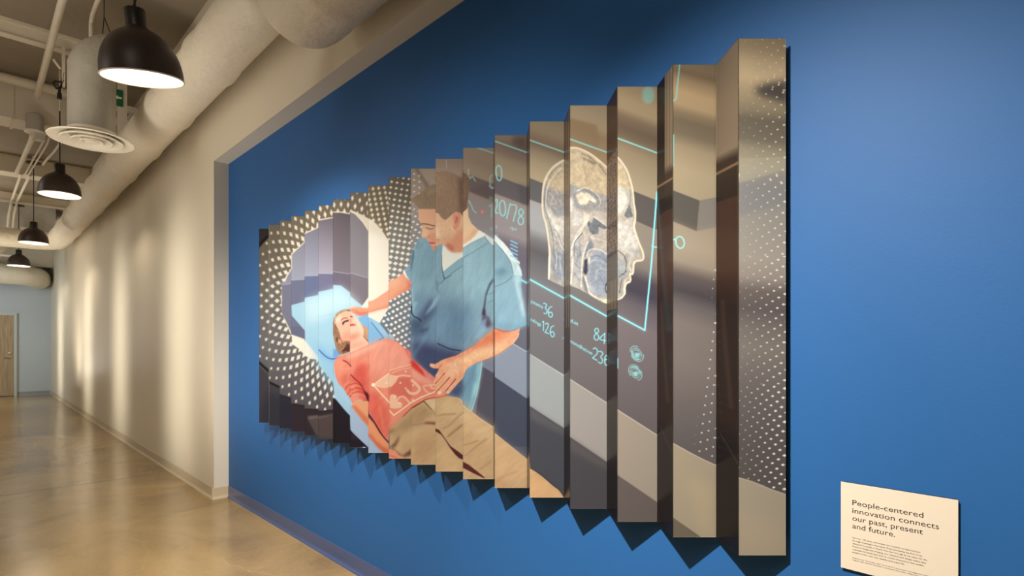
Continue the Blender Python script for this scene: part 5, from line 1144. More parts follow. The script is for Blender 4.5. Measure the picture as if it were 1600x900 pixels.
('s',(84,90,102),.5,.7,1,(495.5,553.5),[(503,464),(512,455)],1.3),
('s',(84,90,102),.5,.7,1,(495.5,553.5),[(503,447),(511,437)],1.3),
('s',(84,90,102),.5,.7,1,(495.5,553.5),[(509,489),(513,475)],1.3),
('p',(150,158,166),2.5,.5,0,(495.5,553.5),[(502,495),(513,503),(513,475),(511,430),(503,433)]),
('s',(240,236,220),.5,.9,1,(495.5,553.5),[(500,473),(498.5,450),(497,432)],1.8),
('p',(140,150,164),2,.8,0,(495.5,553.5),[(525,471),(533,481),(545,485),(555,477),(555,413),(539,413),(527,423),(523,439),(525,455)]),
('s',(226,220,206),.5,.8,1,(495.5,553.5),[(522,475),(525,483),(533,486),(545,484),(554,477)],2),
('s',(206,204,198),.5,.6,1,(495.5,553.5),[(527,463),(533,469),(543,467),(553,461)],1.2),
('s',(196,198,196),.5,.6,1,(495.5,553.5),[(537,439),(535,447),(541,455),(553,453)],1.2),
('s',(110,120,136),.5,.6,1,(495.5,553.5),[(529,473),(539,475),(553,467)],2.5),
('s',(116,126,142),.5,.6,1,(495.5,553.5),[(541,445),(547,435),(551,439)],2),
('p',(242,226,186),1,.8,0,(495.5,553.5),[(524,473),(527,473),(527,465),(524,463)]),
('p',(196,200,202),2,.6,0,(495.5,553.5),[(524,435),(530,429),(535,423),(531,417),(523,425)]),
('p',(120,122,126),1,.7,0,(495.5,553.5),[(515,443),(519,445),(525,425),(525,417),(517,421)]),
('s',(240,232,212),.5,.85,1,(495.5,553.5),[(519,443),(523,429),(526,418),(535,411),(545,407),(553,407)],2.2),
('p',(248,230,190),.6,.95,0,(495.5,553.5),[(544,405),(555,407),(555,400.5),(549,402)]),
('s',(30,32,40),.5,.9,1,(495.5,553.5),[(553,433),(550.5,425),(553,417)],1.2),
('s',(248,226,188),.5,.85,1,(569.5,632.5),[(570.5,629),(577,621),(584.5,609),(589.5,595),(593,581),(594.6,570),(595.8,555),(597.6,542),(597,529),(595.6,521),(599,508),(604.5,493),(609,482.5),(610.5,473.5),(608.5,468.6),(599,467),(595,462),(594.3,450),(592.6,447),(589.5,447),(590.3,439),(589,435),(584.5,433.2),(581.3,426),(581.3,416.5),(576,409.6),(570,407)],2.4),
('s',(170,150,122),.5,.7,1,(569.5,632.5),[(571,623),(579,613),(586,597),(589,582),(590,570)],.9),
('p',(104,108,112),.7,.85,0,(569.5,632.5),[(589,557),(592,545),(594,537),(586,534),(580,538),(584,547)]),
('p',(240,236,222),3,.6,0,(569.5,632.5),[(568,587),(584,577),(587,565),(580,545),(568,540)]),
('s',(126,130,132),.5,.7,1,(569.5,632.5),[(590,577),(590,563),(588,555)],1.3),
('p',(212,206,194),3,.7,0,(569.5,632.5),[(568,530),(589,529),(593,515),(600,499),(604,487),(595,475),(580,481),(568,485)]),
('p',(150,152,152),1.8,.6,0,(569.5,632.5),[(589,489),(597,485),(603,483),(599,478),(589,481)]),
('p',(150,158,164),2,.6,0,(569.5,632.5),[(568,475),(580,467),(585,455),(581,445),(568,441)]),
('s',(66,68,76),.5,.75,1,(569.5,632.5),[(571,483),(579,477),(583,469)],1.2),
('s',(66,68,76),.5,.75,1,(569.5,632.5),[(581,473),(584,463),(582,450)],1.2),
('s',(66,68,76),.5,.75,1,(569.5,632.5),[(572,442),(577,446),(584,451)],1.2),
('s',(66,68,76),.5,.75,1,(569.5,632.5),[(577,447),(581,445)],1.2),
('s',(66,68,76),.5,.75,1,(569.5,632.5),[(573,417),(575,430),(577,439)],1.2),
('s',(228,214,190),.5,.7,1,(569.5,632.5),[(589,467),(588,459),(591,451)],1.4),
('s',(226,210,184),.5,.7,1,(569.5,632.5),[(588,443),(581,435),(579,420)],1.3),
('n',5,7,.4,.11,11,(432.5,488),[(486.5,623),(468,613),(457,595),(453,575),(453,553),(457,530),(462,503),(464,475),(463,440),(488,426)]),
('n',2.1,2.6,-.5,.1,12,(432.5,488),[(486.5,623),(468,613),(457,595),(453,575),(453,553),(457,530),(462,503),(464,475),(463,440),(488,426)]),
('n',5,7,.4,.11,11,(495.5,553.5),[(495,642),(513,640),(535,628),(554,611),(554,401),(524,416),(495,429)]),
('n',2.1,2.6,-.5,.1,12,(495.5,553.5),[(495,642),(513,640),(535,628),(554,611),(554,401),(524,416),(495,429)]),
('n',5,7,.4,.11,11,(569.5,632.5),[(570,627),(585,605),(593,575),(597,540),(596,521),(608,483),(609,470),(595,463),(590,435),(581,415),(570,407)]),
('n',2.1,2.6,-.5,.1,12,(569.5,632.5),[(570,627),(585,605),(593,575),(597,540),(596,521),(608,483),(609,470),(595,463),(590,435),(581,415),(570,407)]),
('s',(150,240,250),.5,1,0,(432.5,488),[(433,438.5),(488,408)],2.2),
('s',(150,225,220),1.5,.18,0,(432.5,488),[(433,438.5),(488,408)],5),
('s',(150,240,250),.5,1,0,(495.5,553.5),[(495.5,413.5),(553.5,380.5)],2.2),
('s',(150,225,220),1.5,.18,0,(495.5,553.5),[(495.5,413.5),(553.5,380.5)],5),
('s',(150,240,250),.5,1,0,(569.5,632.5),[(569.5,382),(612.5,359)],2.2),
('s',(150,240,250),.5,1,0,(569.5,632.5),[(612.5,359),(623,465),(631.5,575)],2.4),
('s',(150,225,220),.5,1,1,(569.5,632.5),[(623.5,491),(627,489),(635,489)],1.8),
('s',(150,225,220),1.5,.18,0,(569.5,632.5),[(569.5,382),(613,358.5)],5),
('s',(150,240,250),.5,1,0,(378,427.5),[(420,437.5),(427.5,433)],2.2),
('s',(150,225,220),1.5,.18,0,(378,427.5),[(420,437.5),(427.5,433)],5),
('s',(150,240,250),.45,.95,1,(432.5,488),[(454.1,401),(457,400.7),(459,397.7),(457,394.3),(459.9,389.7),(458.3,385),(454.6,385.7)],1.35),
('s',(150,240,250),.45,.95,1,(432.5,488),[(467.4,395.7),(463,393.7),(461.7,386.3),(463.7,380.3),(467.4,380.3),(467.9,385),(465,387.4),(462.1,385)],1.35),
('s',(150,240,250),.45,.95,1,(432.5,488),[(452.7,371.9),(454.3,373)],1.35),
('s',(150,240,250),.45,.95,1,(432.5,488),[(454.5,373),(454.1,358.3)],1.35),
('s',(150,240,250),.45,.95,1,(432.5,488),[(457,368.3),(459.4,370.3),(461.7,367.7),(460.7,363),(456.7,355.7)],1.35),
('s',(150,240,250),.45,.95,1,(432.5,488),[(456.7,355.7),(462.6,353.7)],1.35),
('s',(150,240,250),.45,.95,1,(432.5,488),[(470.1,365.7),(466.3,363.7),(464.7,357),(466.6,349.7),(470.1,349.3),(471,353.7),(467.9,357),(465,354.3)],1.35),
('s',(150,240,250),.45,.95,1,(495.5,553.5),[(537,362.3),(534.3,359.7),(535.4,355.7),(538.3,353),(540.5,348.3),(538.3,343.9),(534.3,345),(533.5,349.7),(536.3,353.7),(539.9,356.3),(539.7,360.3),(537,362.3)],1.35),
('s',(150,240,250),.45,.95,1,(495.5,553.5),[(550.1,354.3),(542.1,345.7),(551,342.6)],1.35),
('s',(150,240,250),.45,.95,1,(495.5,553.5),[(550.1,354.3),(549,338.1)],1.35),
('s',(150,240,250),.45,.95,1,(495.5,553.5),[(531.9,329.7),(535,331.4),(538.3,327.7),(537.7,322.3),(531,315.7)],1.35),
('s',(150,240,250),.45,.95,1,(495.5,553.5),[(531,315.7),(537.7,311.9)],1.35),
('s',(150,240,250),.45,.95,1,(495.5,553.5),[(540.3,325.7),(544.3,325.7),(547,321.7),(543.7,317.7),(546.6,312.3),(544.3,307.4),(539.7,309.3)],1.35),
('s',(150,240,250),.45,.95,1,(495.5,553.5),[(555,320.3),(551,318.3),(549.7,311.7),(551,305),(553.7,304.3)],1.35),
('s',(150,240,250),.45,.95,1,(495.5,553.5),[(550.1,311.7),(552.3,313.7),(555.7,312.3)],1.35),
('s',(150,240,250),.45,.95,1,(569.5,632.5),[(570.3,315),(570.3,299.7)],1.3),
('s',(150,225,220),.4,.85,0,(569.5,632.5),[(610.2,321.1),(610.5,318.7),(610.3,316.5),(609.7,314.6),(608.8,312.9),(607.5,311.6),(605.9,310.7),(604.1,310.3),(602.1,310.4),(600.1,310.9),(598,311.9),(596,313.3),(594.2,315.1),(592.6,317.2),(591.3,319.4)],1),
('s',(150,225,220),.4,.85,0,(569.5,632.5),[(589.7,325.6),(589.7,327.1),(589.9,328.4),(590.2,329.6),(590.7,330.8),(591.3,331.8),(592.1,332.6),(593,333.3),(594,333.9),(595.1,334.2),(596.3,334.4),(597.5,334.3),(598.8,334.1),(600.1,333.7),(601.4,333.2)],1),
('s',(150,225,220),.4,.5,0,(569.5,632.5),[(605.3,314.3),(602.3,313.5),(598.9,314.5),(595.8,317),(593.4,320.6),(592.4,324.6),(593,328),(594.9,330.4),(597.8,331.2),(601.2,330.2),(604.4,327.6),(606.7,324),(607.7,320.1),(607.2,316.6),(605.3,314.3)],2),
('s',(150,225,220),.4,.6,0,(569.5,632.5),[(603.1,313.3),(601.9,313.3),(600.6,313.5),(599.3,314),(598.1,314.7),(596.9,315.6),(595.7,316.7),(594.7,317.9),(593.9,319.2),(593.1,320.6),(592.6,322.1),(592.3,323.6),(592.2,325),(592.2,326.4),(592.5,327.7)],2.2),
('s',(150,225,220),.4,.85,0,(569.5,632.5),[(603.5,316.9),(601.6,316.4),(599.3,317.1),(597.2,318.8),(595.7,321.2),(595,323.8),(595.3,326.2),(596.6,327.7),(598.6,328.2),(600.8,327.5),(602.9,325.8),(604.4,323.5),(605.1,320.8),(604.8,318.5),(603.5,316.9)],1),
('p',(150,225,220),.5,.8,0,(569.5,632.5),[(603.1,317.9),(602.5,317.5),(601.8,317.3),(601,317.3),(600.2,317.5),(599.4,317.8),(598.7,318.4),(598.1,319),(597.6,319.8),(597.3,320.6),(597.1,321.4),(597.1,322.2),(597.3,323),(597.6,323.6),(598.1,324.1),(598.7,324.5),(599.4,324.7),(600.2,324.7),(601,324.5),(601.8,324.2),(602.5,323.6),(603.1,323),(603.6,322.2),(603.9,321.4),(604.1,320.6),(604.1,319.8),(603.9,319),(603.6,318.4)]),
('p',(110,110,112),.5,.8,0,(569.5,632.5),[(601.3,323.9),(601.2,323.7),(601.1,323.4),(601,323.2),(600.8,323),(600.6,322.9),(600.3,322.8),(600.1,322.7),(599.8,322.8),(599.5,322.9),(599.3,323),(599.1,323.2),(599,323.4),(598.9,323.7),(598.9,323.9),(598.9,324.2),(599,324.5),(599.1,324.7),(599.3,324.9),(599.5,325),(599.8,325.1),(600.1,325.1),(600.3,325.1),(600.6,325),(600.8,324.9),(601,324.7),(601.1,324.5),(601.2,324.2)]),
('s',(104,96,98),.5,.8,0,(569.5,632.5),[(593.1,328.2),(597.4,324.7)],1.2),
('s',(104,96,98),.5,.8,0,(569.5,632.5),[(603,319.4),(607.5,315.9)],1.2),
('s',(104,96,98),.5,.6,0,(569.5,632.5),[(605.4,326.9),(602.2,323.9)],1.2),
('s',(150,225,220),.4,.85,0,(569.5,632.5),[(590,288.1),(588.8,290.4),(587.9,292.8),(587.4,295.1),(587.3,297.5),(587.6,299.6),(588.3,301.4),(589.4,303),(590.8,304.1),(592.5,304.8),(594.4,305),(596.4,304.8),(598.5,304.1),(600.5,302.9),(602.4,301.4)],1),
('s',(150,225,220),.4,.85,0,(569.5,632.5),[(606.4,295.9),(607,294.4),(607.5,292.9),(607.9,291.4),(608,290),(608,288.5),(607.9,287.2),(607.6,285.9),(607.1,284.8),(606.5,283.7),(605.8,282.9),(604.9,282.1),(603.9,281.6),(602.9,281.2),(601.7,281)],1),
('s',(150,225,220),.4,.5,0,(569.5,632.5),[(602.9,284.9),(599.9,284.2),(596.5,285.1),(593.4,287.7),(591,291.3),(590,295.2),(590.6,298.7),(592.5,301.1),(595.4,301.8),(598.8,300.9),(602,298.3),(604.3,294.7),(605.3,290.8),(604.8,287.3),(602.9,284.9)],2),
('s',(150,225,220),.4,.6,0,(569.5,632.5),[(591.4,300.5),(592.3,301.3),(593.3,301.8),(594.4,302.1),(595.6,302.1),(596.8,301.9),(598.1,301.5),(599.4,300.8),(600.6,300),(601.8,298.9),(602.8,297.7),(603.7,296.4),(604.4,295),(605,293.6),(605.4,292.1)],2.2),
('s',(150,225,220),.4,.85,0,(569.5,632.5),[(601.1,287.6),(599.2,287.1),(596.9,287.8),(594.8,289.5),(593.3,291.9),(592.6,294.5),(592.9,296.8),(594.2,298.4),(596.2,298.9),(598.4,298.2),(600.5,296.5),(602,294.1),(602.7,291.5),(602.4,289.2),(601.1,287.6)],1),
('p',(150,225,220),.5,.8,0,(569.5,632.5),[(600.7,288.5),(600.1,288.2),(599.4,288),(598.6,288),(597.8,288.2),(597,288.5),(596.3,289),(595.7,289.7),(595.2,290.4),(594.9,291.2),(594.7,292.1),(594.7,292.9),(594.9,293.6),(595.2,294.3),(595.7,294.8),(596.3,295.2),(597,295.4),(597.8,295.4),(598.6,295.2),(599.4,294.8),(600.1,294.3),(600.7,293.7),(601.2,292.9),(601.5,292.1),(601.7,291.3),(601.7,290.5),(601.5,289.7),(601.2,289.1)]),
('p',(110,110,112),.5,.8,0,(569.5,632.5),[(598.9,294.6),(598.8,294.3),(598.7,294.1),(598.6,293.9),(598.4,293.7),(598.2,293.5),(597.9,293.4),(597.7,293.4),(597.4,293.4),(597.1,293.5),(596.9,293.7),(596.7,293.9),(596.6,294.1),(596.5,294.3),(596.5,294.6),(596.5,294.9),(596.6,295.1),(596.7,295.3),(596.9,295.5),(597.1,295.7),(597.4,295.8),(597.7,295.8),(597.9,295.8),(598.2,295.7),(598.4,295.5),(598.6,295.3),(598.7,295.1),(598.8,294.9)]),
('s',(104,96,98),.5,.8,0,(569.5,632.5),[(590.7,298.9),(595,295.4)],1.2),
('s',(104,96,98),.5,.8,0,(569.5,632.5),[(600.6,290.1),(605.1,286.6)],1.2),
('s',(104,96,98),.5,.6,0,(569.5,632.5),[(603,297.5),(599.8,294.6)],1.2),
('t',(150,240,250),.5,1,(432.5,488),'ystems',(434,402.5),8.2,(.9,-.47),.95),
('t',(150,240,250),.5,1,(432.5,488),'ndings',(434,374),8,(.9,-.5),.9),
('t',(150,240,250),.5,1,(495.5,553.5),'yList',(496,372.5),8.4,(.88,-.47),.9),
('t',(150,240,250),.5,1,(495.5,553.5),'conciliation',(496,340),8.6,(.88,-.52),1),
('t',(150,240,250),.5,.7,(432.5,488),'m',(485,374),8,(.9,-.45),1),
('t',(150,240,250),.5,.7,(432.5,488),'re',(483.5,345),8,(.9,-.45),1),
('s',(158,222,220),.45,.9,1,(378,427.5),[(383.9,616.7),(380.6,612.8),(380,606.1),(381.7,596.1),(385,592.8),(388.3,596.1),(388.9,606.1),(387.2,613.9),(383.9,616.7)],2.2),
('s',(158,228,226),.45,.95,1,(378,427.5),[(378.4,561.2),(381,563.3),(381.9,557.6),(381,551.8),(378.4,543.8)],2),
('s',(158,228,226),.45,.95,1,(378,427.5),[(378.4,543.1),(383.2,541.7)],2),
('s',(158,228,226),.45,.95,1,(378,427.5),[(389.7,561.9),(386.1,557.6),(385.6,548.9),(387.5,540.2),(391.1,537.6),(394.3,541.7),(394.7,551.8),(392.8,559.7),(389.7,561.9)],2),
('s',(158,228,226),.45,.95,1,(378,427.5),[(402.4,556.8),(396.6,533.7)],2),
('s',(158,228,226),.45,.95,1,(378,427.5),[(403,555.4),(412.1,552.1),(407,529.4)],2),
('s',(158,228,226),.45,.95,1,(378,427.5),[(418.6,548.9),(415.7,545.3),(416.4,540.2),(419.7,536.6),(422.9,531.6),(421.4,525.1),(417.1,524.3),(414.5,529.4),(416.4,535.2),(421.7,540.2),(422.3,545.3),(418.6,548.9)],2),
('s',(146,206,240),.5,.85,0,(378,427.5),[(403.2,498.9),(413.1,494)],2.4),
('s',(146,206,240),.5,.85,0,(378,427.5),[(403.2,493.1),(413.1,488.2)],2.4),
('s',(146,206,240),.5,.85,0,(378,427.5),[(403.2,487.4),(413.1,482.4)],2.4),
('s',(146,206,240),.5,.85,0,(378,427.5),[(403.2,481.6),(413.1,476.7)],2.4),
('s',(146,206,240),.5,.85,0,(378,427.5),[(403.2,475.8),(413.1,470.9)],2.4),
('t',(160,230,228),.5,.9,(378,427.5),'rpo',(401.5,517),8.5,(.93,-.25),1),
('t',(160,230,228),.5,.8,(378,427.5),'s',(379,519),8.5,(.93,-.25),1),
('t',(150,200,232),.5,.8,(378,427.5),'a',(380,506),8,(.93,-.25),1),
('s',(180,215,195),.45,.8,1,(328.5,378),[(337.2,610.6),(336.7,606.1),(339.4,596.1),(342.8,599.4),(347.8,591.7)],1.5),
('s',(160,210,205),.45,.7,1,(328.5,378),[(369.4,585),(373.1,580.7),(376.7,582.1)],1.8),
('s',(160,210,205),.45,.7,1,(328.5,378),[(369.4,552.5),(373.1,553.9),(372.6,535.2)],1.8),
('s',(160,205,195),.45,.7,1,(328.5,378),[(373.9,601.7),(370.6,597.2),(371.1,586.1),(373.9,581.1),(377.2,583.9)],2),
('s',(190,225,215),.5,.8,1,(328.5,378),[(338.3,560.6),(341.7,553.9),(344.4,546.7),(349.4,542.2)],1.4),
('s',(220,225,215),.5,.6,1,(328.5,378),[(337.4,562.8),(337.8,558.3)],1.1),
('p',(250,120,110),1.2,.95,0,(328.5,378),[(360.6,544.3),(360.6,543.6),(360.4,542.9),(360.2,542.3),(359.9,541.8),(359.5,541.4),(359.1,541.2),(358.6,541.1),(358.2,541.2),(357.7,541.4),(357.4,541.8),(357,542.3),(356.8,542.9),(356.6,543.6),(356.6,544.3),(356.6,545),(356.8,545.6),(357,546.2),(357.4,546.8),(357.7,547.1),(358.2,547.4),(358.6,547.4),(359.1,547.4),(359.5,547.1),(359.9,546.8),(360.2,546.2),(360.4,545.6),(360.6,545)]),
('p',(255,190,180),1,.8,0,(328.5,378),[(359.6,544),(359.6,543.6),(359.5,543.2),(359.4,542.9),(359.2,542.6),(359,542.4),(358.8,542.3),(358.6,542.2),(358.4,542.3),(358.2,542.4),(358,542.6),(357.8,542.9),(357.7,543.2),(357.6,543.6),(357.6,544),(357.6,544.4),(357.7,544.7),(357.8,545.1),(358,545.3),(358.2,545.5),(358.4,545.7),(358.6,545.7),(358.8,545.7),(359,545.5),(359.2,545.3),(359.4,545.1),(359.5,544.7),(359.6,544.4)]),
('p',(130,170,172),1.5,.7,0,(328.5,378),[(375.3,565),(375.3,564.4),(375,563.7),(374.7,563.2),(374.2,562.7),(373.6,562.4),(372.9,562.2),(372.2,562.1),(371.5,562.2),(370.9,562.4),(370.3,562.7),(369.8,563.2),(369.4,563.7),(369.2,564.4),(369.1,565),(369.2,565.6),(369.4,566.3),(369.8,566.8),(370.3,567.3),(370.9,567.6),(371.5,567.8),(372.2,567.9),(372.9,567.8),(373.6,567.6),(374.2,567.3),(374.7,566.8),(375,566.3),(375.3,565.6)]),
('t',(150,200,210),.5,.8,(328.5,378),'9',(370,514),9,(.93,-.25),1),
('t',(150,200,225),.5,.7,(328.5,378),'m',(372,504),6,(.93,-.25),1),
('l',(222,204,170),.6,1,(759,835),[(765,818),(833,818),(833,725),(795,735),(765,755)],(820.4,796),(-9.9,-7),(-2.6,-19),(1.9,1.5),(.03,.015),(0,0)),
('l',(232,222,200),.6,1,(759,835),[(771,755),(833,755),(833,590),(758,590),(758,685)],(821.6,742.6),(-9.9,-7.2),(-2.9,-19.3),(2,1.5),(.03,.016),(0,0)),
('l',(236,228,210),.6,1,(759,835),[(758,590),(833,605),(833,475),(758,475)],(818.5,536),(-9.8,-6.4),(-2.6,-17.6),(2.3,1.5),(.035,.014),(0,0)),
('l',(242,236,220),.6,1,(759,835),[(758,475),(833,475),(833,275),(758,275)],(821.7,410),(-9.6,-5.6),(-2.2,-16.2),(2.7,1.6),(.035,.016),(0,0)),
('l',(244,236,218),.6,1,(759,835),[(758,275),(833,275),(833,103),(795,118),(758,129)],(824,276.7),(-9.4,-6),(-2.4,-14.6),(3.1,2),(.035,.02),(0,0)),
('l',(228,220,206),.6,1,(656.5,722.5),[(722,460),(718,425),(713,355),(703,275),(695,225),(689,175),(723,148),(723,460)],(716.2,410),(9,-11),(-1.7,-14.3),(1.6,1.5),(0,0),(0,0)),
]

for op in PRINT:
    paint(op)
for ch in range(3):                                     # the softness of an enlarged photograph
    canvas[..., ch] = .55 * canvas[..., ch] + .45 * soften(canvas[..., ch], .5)

def to_linear(c):
    c = np.clip(c / 255, 0, 1)
    return np.where(c <= .04045, c / 12.92, ((c + .055) / 1.055) ** 2.4)

def pick(img, x, y, lo, hi):
    x = np.clip(np.clip(x, lo, hi) * SS - .5, 0, img.shape[1] - 1.001); y = np.clip(y * SS - .5, 0, img.shape[0] - 1.001)
    i, j = x.astype(int), y.astype(int); u, v = (x - i)[:, None], (y - j)[:, None]
    return (img[j, i] * (1 - u) + img[j, i + 1] * u) * (1 - v) + (img[j + 1, i] * (1 - u) + img[j + 1, i + 1] * u) * v

def printed(name, parent, p0, p1, z0, z1, nu, nv, colours, m, thick, falloff_gain=1):
    # a thin upright panel from p0 to p1 whose outer skin carries the print in a colour attribute
    u, v = np.meshgrid(np.linspace(0, 1, nu), np.linspace(0, 1, nv))
    u, v = u.ravel(), v.ravel()
    p0, p1 = np.array(p0), np.array(p1)
    d = (p1 - p0) / np.linalg.norm(p1 - p0)
    n = np.array((d[1], -d[0])) * PRINT_SIDE[name]
    co = np.zeros((nu * nv + 4, 3), np.float32)
    co[:-4, :2] = p0 + u[:, None] * (p1 - p0); co[:-4, 2] = z0 + v * (z1 - z0)
    for i, (q, z) in enumerate(((p0, z0), (p1, z0), (p1, z1), (p0, z1))):
        co[nu * nv + i, :2] = q - n * thick; co[nu * nv + i, 2] = z
    a = (np.arange(nv - 1)[:, None] * nu + np.arange(nu - 1)[None, :]).ravel()
    quads = np.stack([a, a + 1, a + nu + 1, a + nu], -1)
    faces = [quads]
    B = nu * nv
    me = bpy.data.meshes.new(name)
    # the front grid, then a back and four edge strips
    edge = {'b': np.arange(nu), 't': np.arange(nu) + nu * (nv - 1), 'l': np.arange(nv) * nu, 'r': np.arange(nv) * nu + nu - 1}
    polys = [list(q) for q in (list(edge['b']) + [B + 1, B], list(edge['t'][::-1]) + [B + 3, B + 2], list(edge['l'][::-1]) + [B, B + 3], list(edge['r']) + [B + 2, B + 1], [B, B + 3, B + 2, B + 1])]
    lens = [4] * len(quads) + [len(p) for p in polys]
    vi = np.concatenate([quads.ravel()] + [np.array(p) for p in polys]).astype(np.int32)
    me.vertices.add(len(co)); me.vertices.foreach_set('co', co.ravel())
    me.loops.add(len(vi)); me.loops.foreach_set('vertex_index', vi)
    st = np.concatenate([[0], np.cumsum(lens)[:-1]]).astype(np.int32)
    me.polygons.add(len(lens)); me.polygons.foreach_set('loop_start', st)
    me.update(calc_edges=True)
    col = np.ones((len(co), 4), np.float32)
    col[:-4, :3] = to_linear(colours(u, v)) * PRINT_GAIN * falloff_gain
    col[-4:, :3] = .25
    at = me.color_attributes.new('print', 'FLOAT_COLOR', 'POINT'); at.data.foreach_set('color', col.ravel())
    me.materials.append(m)
    o = bpy.data.objects.new(name, me); C.objects.link(o)
    if PRINT_FLIP[name]:
        me.flip_normals()
    o.parent = parent
    o.matrix_parent_inverse = Matrix.Translation(-ART0)
    return o

PRINT_GAIN = np.array((.56, .61, .69))
PRINT_SIDE = {'facing_panel': 1, 'return_panel': 1}
PRINT_FLIP = {'facing_panel': False, 'return_panel': False}
def print_mat(name, rough, spec):
    m = mat(name, (128, 128, 128), rough, spec=spec)
    a = m.node_tree.nodes.new('ShaderNodeVertexColor'); a.layer_name = 'print'
    m.node_tree.links.new(a.outputs['Color'], m.node_tree.nodes['Principled BSDF'].inputs['Base Color'])
    return m
M_print = print_mat('satin_print', .6, .08)
M_gloss = print_mat('gloss_print', .22, .07)

# where each pleat's ridge stands along the wall, and the window of the master picture its facing panel shows
RIDGE_Y = [0.6608, 0.8647, 1.0702, 1.2751, 1.4769, 1.6766, 1.8825, 2.0842, 2.2861, 2.4874, 2.6941, 2.8969, 3.1039, 3.3, 3.4989, 3.7097, 3.905, 4.1033, 4.2907]
PRINT_X = [(759, 73.69, 759.4, 831.3, 7.3, 815.0), (656.5, 67.39, 656.9, 721.9, 35.7, 774.3), (569.5, 62.05, 569.9, 631.9, 59.7, 739.8), (495.5, 57.5, 495.9, 552.9, 80.2, 710.4), (432.5, 53.63, 432.9, 487.4, 97.6, 685.4), (378, 50.28, 378.4, 426.9, 112.7, 663.7), (328.5, 47.23, 328.9, 9999, 126.4, 644.1), (285.5, 44.59, 285.9, 9999, 138.3, 627.0), (247, 42.22, 247.4, 9999, 148.9, 611.7), (212.5, 40.1, 212.9, 9999, 158.5, 598.0), (180.5, 38.14, 180.9, 9999, 167.3, 585.3), (152, 36.39, 152.4, 9999, 175.2, 574.0), (125.5, 34.76, 125.9, 9999, 182.6, 563.5), (102.5, 33.34, 102.9, 9999, 188.9, 554.4), (81, 32.02, 81.4, 9999, 194.9, 545.8), (60, 30.73, 60.4, 9999, 200.7, 537.5), (42, 29.63, 42.4, 9999, 205.7, 530.4), (25, 28.58, 25.4, 9999, 210.4, 523.6), (10, 27.66, 10.4, 9999, 214.5, 517.6)]
RIDGE_X, FACE, ZB, ZT = 1.547, (.0950, -.0935), .800, 2.261
ART0 = Vector((RIDGE_X + .09, 2.4, ZB))
art = thing('pleated_artwork', 'long pleated wall picture of a nurse and patient at a scanner, on the blue wall', 'artwork', ART0)

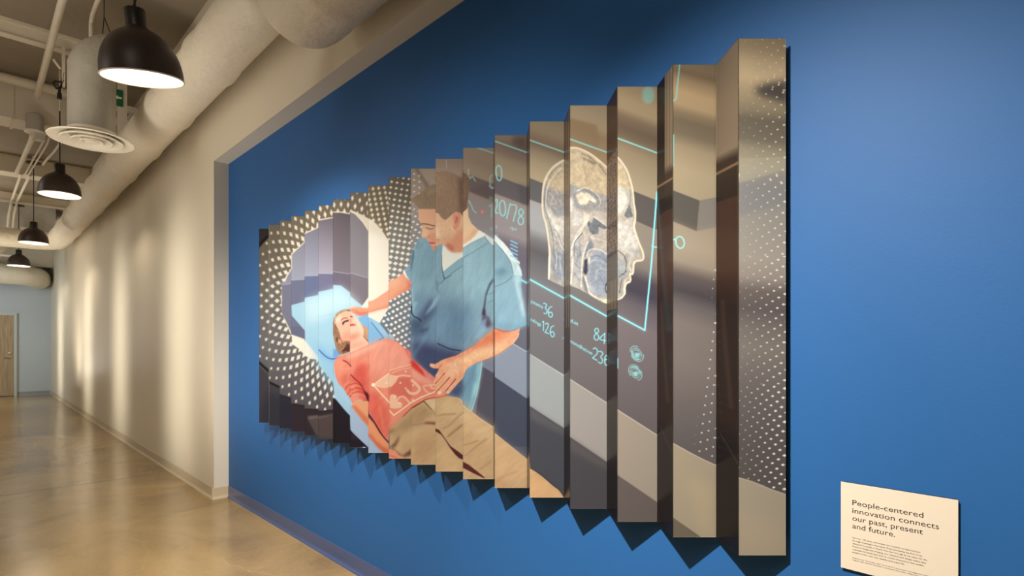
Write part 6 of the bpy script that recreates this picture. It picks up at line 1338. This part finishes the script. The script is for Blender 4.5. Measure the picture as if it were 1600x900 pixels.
def return_print(k, rng):
    # second picture on the return faces: tan ceiling, dark timber beam, dark cabinets; some show coarse bronze mesh or grille lines
    ph = k * 1.7
    def f(u, v):
        n = len(u); col = np.zeros((n, 3))
        tan, beam_, dark, low = np.array((184., 158, 128)), np.array((74., 56, 46)), np.array((56., 42, 36)), np.array((40., 34, 33))
        red = np.array((92., 62, 50))
        top = .80 - .06 * u
        stops = np.array([0, .2, .26, .48, .56, .70, .705, .78, .80, 1])
        cols = np.array([low, low * 1.1, dark * 1.15, dark * 1.05, red, red * .95, dark * .9, beam_, tan * .98, tan])
        if k >= 2:
            cols = np.array([low, low, dark, dark * 1.1, (120, 104, 80), (126, 110, 84), (104, 78, 60), (140, 112, 84), (112, 84, 64), (96, 72, 56)], float)
        vv = v + .012 * (u - .5)
        for c in range(3):
            col[:, c] = np.interp(vv, stops, cols[:, c])
        if k == 1:
            e = np.clip((.52 - u) / .03, 0, 1)[:, None] * (v > .70)[:, None]
            col = col * (1 - e) + e * np.array((52, 38, 32))
            for q, wd in ((.62, .04), (.8, .03)):
                e2 = (np.exp(-((u - q) / wd) ** 2) * (v > .78) * .35)[:, None]; col = col * (1 - e2) + e2 * np.array((110, 84, 62))
        if k < 2:
            e = np.exp(-((v - (.768 - .008 * u)) / .0025) ** 2)[:, None] * .9; col = col * (1 - e) + e * np.array((206, 160, 116))
            e = (np.exp(-((v - (.235 - .06 * u)) / .0018) ** 2) * (u > .2))[:, None] * .5; col = col * (1 - e) + e * np.array((122, 100, 84))
            e = (np.exp(-((u - (.55 + .25 * np.sin(v * 9))) / .12) ** 2) * (v > .28) * (v < .5) * .35)[:, None]; col = col * (1 - e) + e * np.array((112, 86, 70))
        elif k == 2:
            s = np.sin(u * 31 + 3 * np.sin(v * 160)) * np.sin(v * 260 + 4 * np.sin(u * 17)) + .6 * np.sin(u * 60 + v * 420)
            e = np.clip(.45 + .55 * s, 0, 1)[:, None] * np.clip((v - .62) / .01, 0, 1)[:, None]
            b = np.where(v[:, None] > .86, np.array((96, 66, 52)), np.array((176, 146, 122)))
            col = col * (1 - (v > .62)[:, None]) + (v > .62)[:, None] * (np.array((66, 42, 36)) * (1 - e) + b * e)
            e = (np.abs(np.sin(u * 24)) > .8) * (v > .49) * (v < .56); col[e] = (168, 146, 112)
        else:
            s = (.5 + .5 * np.sin(u * 19 + ph)) ** 3
            e = (s * (v > .45) * .8)[:, None]; col = col * (1 - e) + e * np.array((190, 154, 118))
            e = np.clip((.16 - u) / .05, 0, 1)[:, None] * .8; col = col * (1 - e) + e * np.array((40, 30, 28))
        e = np.clip((u - .94) / .05, 0, 1)[:, None] * .6
        col = col * (1 - e) + e * np.array((160, 134, 104)) * np.clip(v + .2, .3, 1)[:, None]
        return col * .78
    return f

rng = random.Random(3)
N = len(RIDGE_Y)
for k in range(N):
    y = RIDGE_Y[k]
    ridge, valley = (RIDGE_X, y), (RIDGE_X + FACE[0], y + FACE[1])
    back = (RIDGE_X + FACE[0], RIDGE_Y[k + 1] + FACE[1]) if k + 1 < N else (RIDGE_X + FACE[0], y + .109)
    bm = bmesh.new()                                       # hollow backing fold that hangs the two panels on the wall
    ins = .0032
    mid = (valley[1] + back[1]) / 2
    pr = [(ridge[0] + .007, ridge[1] + .0002), (valley[0] - .001, valley[1] + .009), (valley[0] - .001, mid - .03), (XB - .002, mid - .03), (XB - .002, mid + .03), (valley[0] - .001, mid + .03), (back[0] - .001, back[1] - .009)]
    A = [bm.verts.new((x, q, ZB + .004)) for x, q in pr]; B = [bm.verts.new((x, q, ZT - .004)) for x, q in pr]
    for i in range(7):
        bm.faces.new((A[i], A[(i + 1) % 7], B[(i + 1) % 7], B[i]))
    bm.faces.new(A); bm.faces.new(B)
    o = obj('pleat', bm, M_black)
    o.parent = art; o.matrix_parent_inverse = Matrix.Translation(-ART0)
    xa, xw, lo, hi, yb, yt = PRINT_X[k]
    nu, nv = max(20, int(xw * 1.25)), int((yt - yb) * 1.25)
    f = printed('facing_panel', o, ridge, valley, ZB, ZT, nu, nv, lambda u, v: pick(canvas, xa + u * xw, yb + v * (yt - yb), lo, hi), M_print, .003, (1.28, 1.22, 1.14, 1.08, 1.0, .95, .92)[min(k, 6)])  # print lightened on near pleats, darkened farther on, to offset uneven light
    r = printed('return_panel', o, back, ridge, ZB, ZT, 40 if k < 6 else 12, 420 if k < 6 else 120, return_print(k, rng), M_gloss, .003)
    for q in (f, r):
        q.matrix_parent_inverse = Matrix.Identity(4)
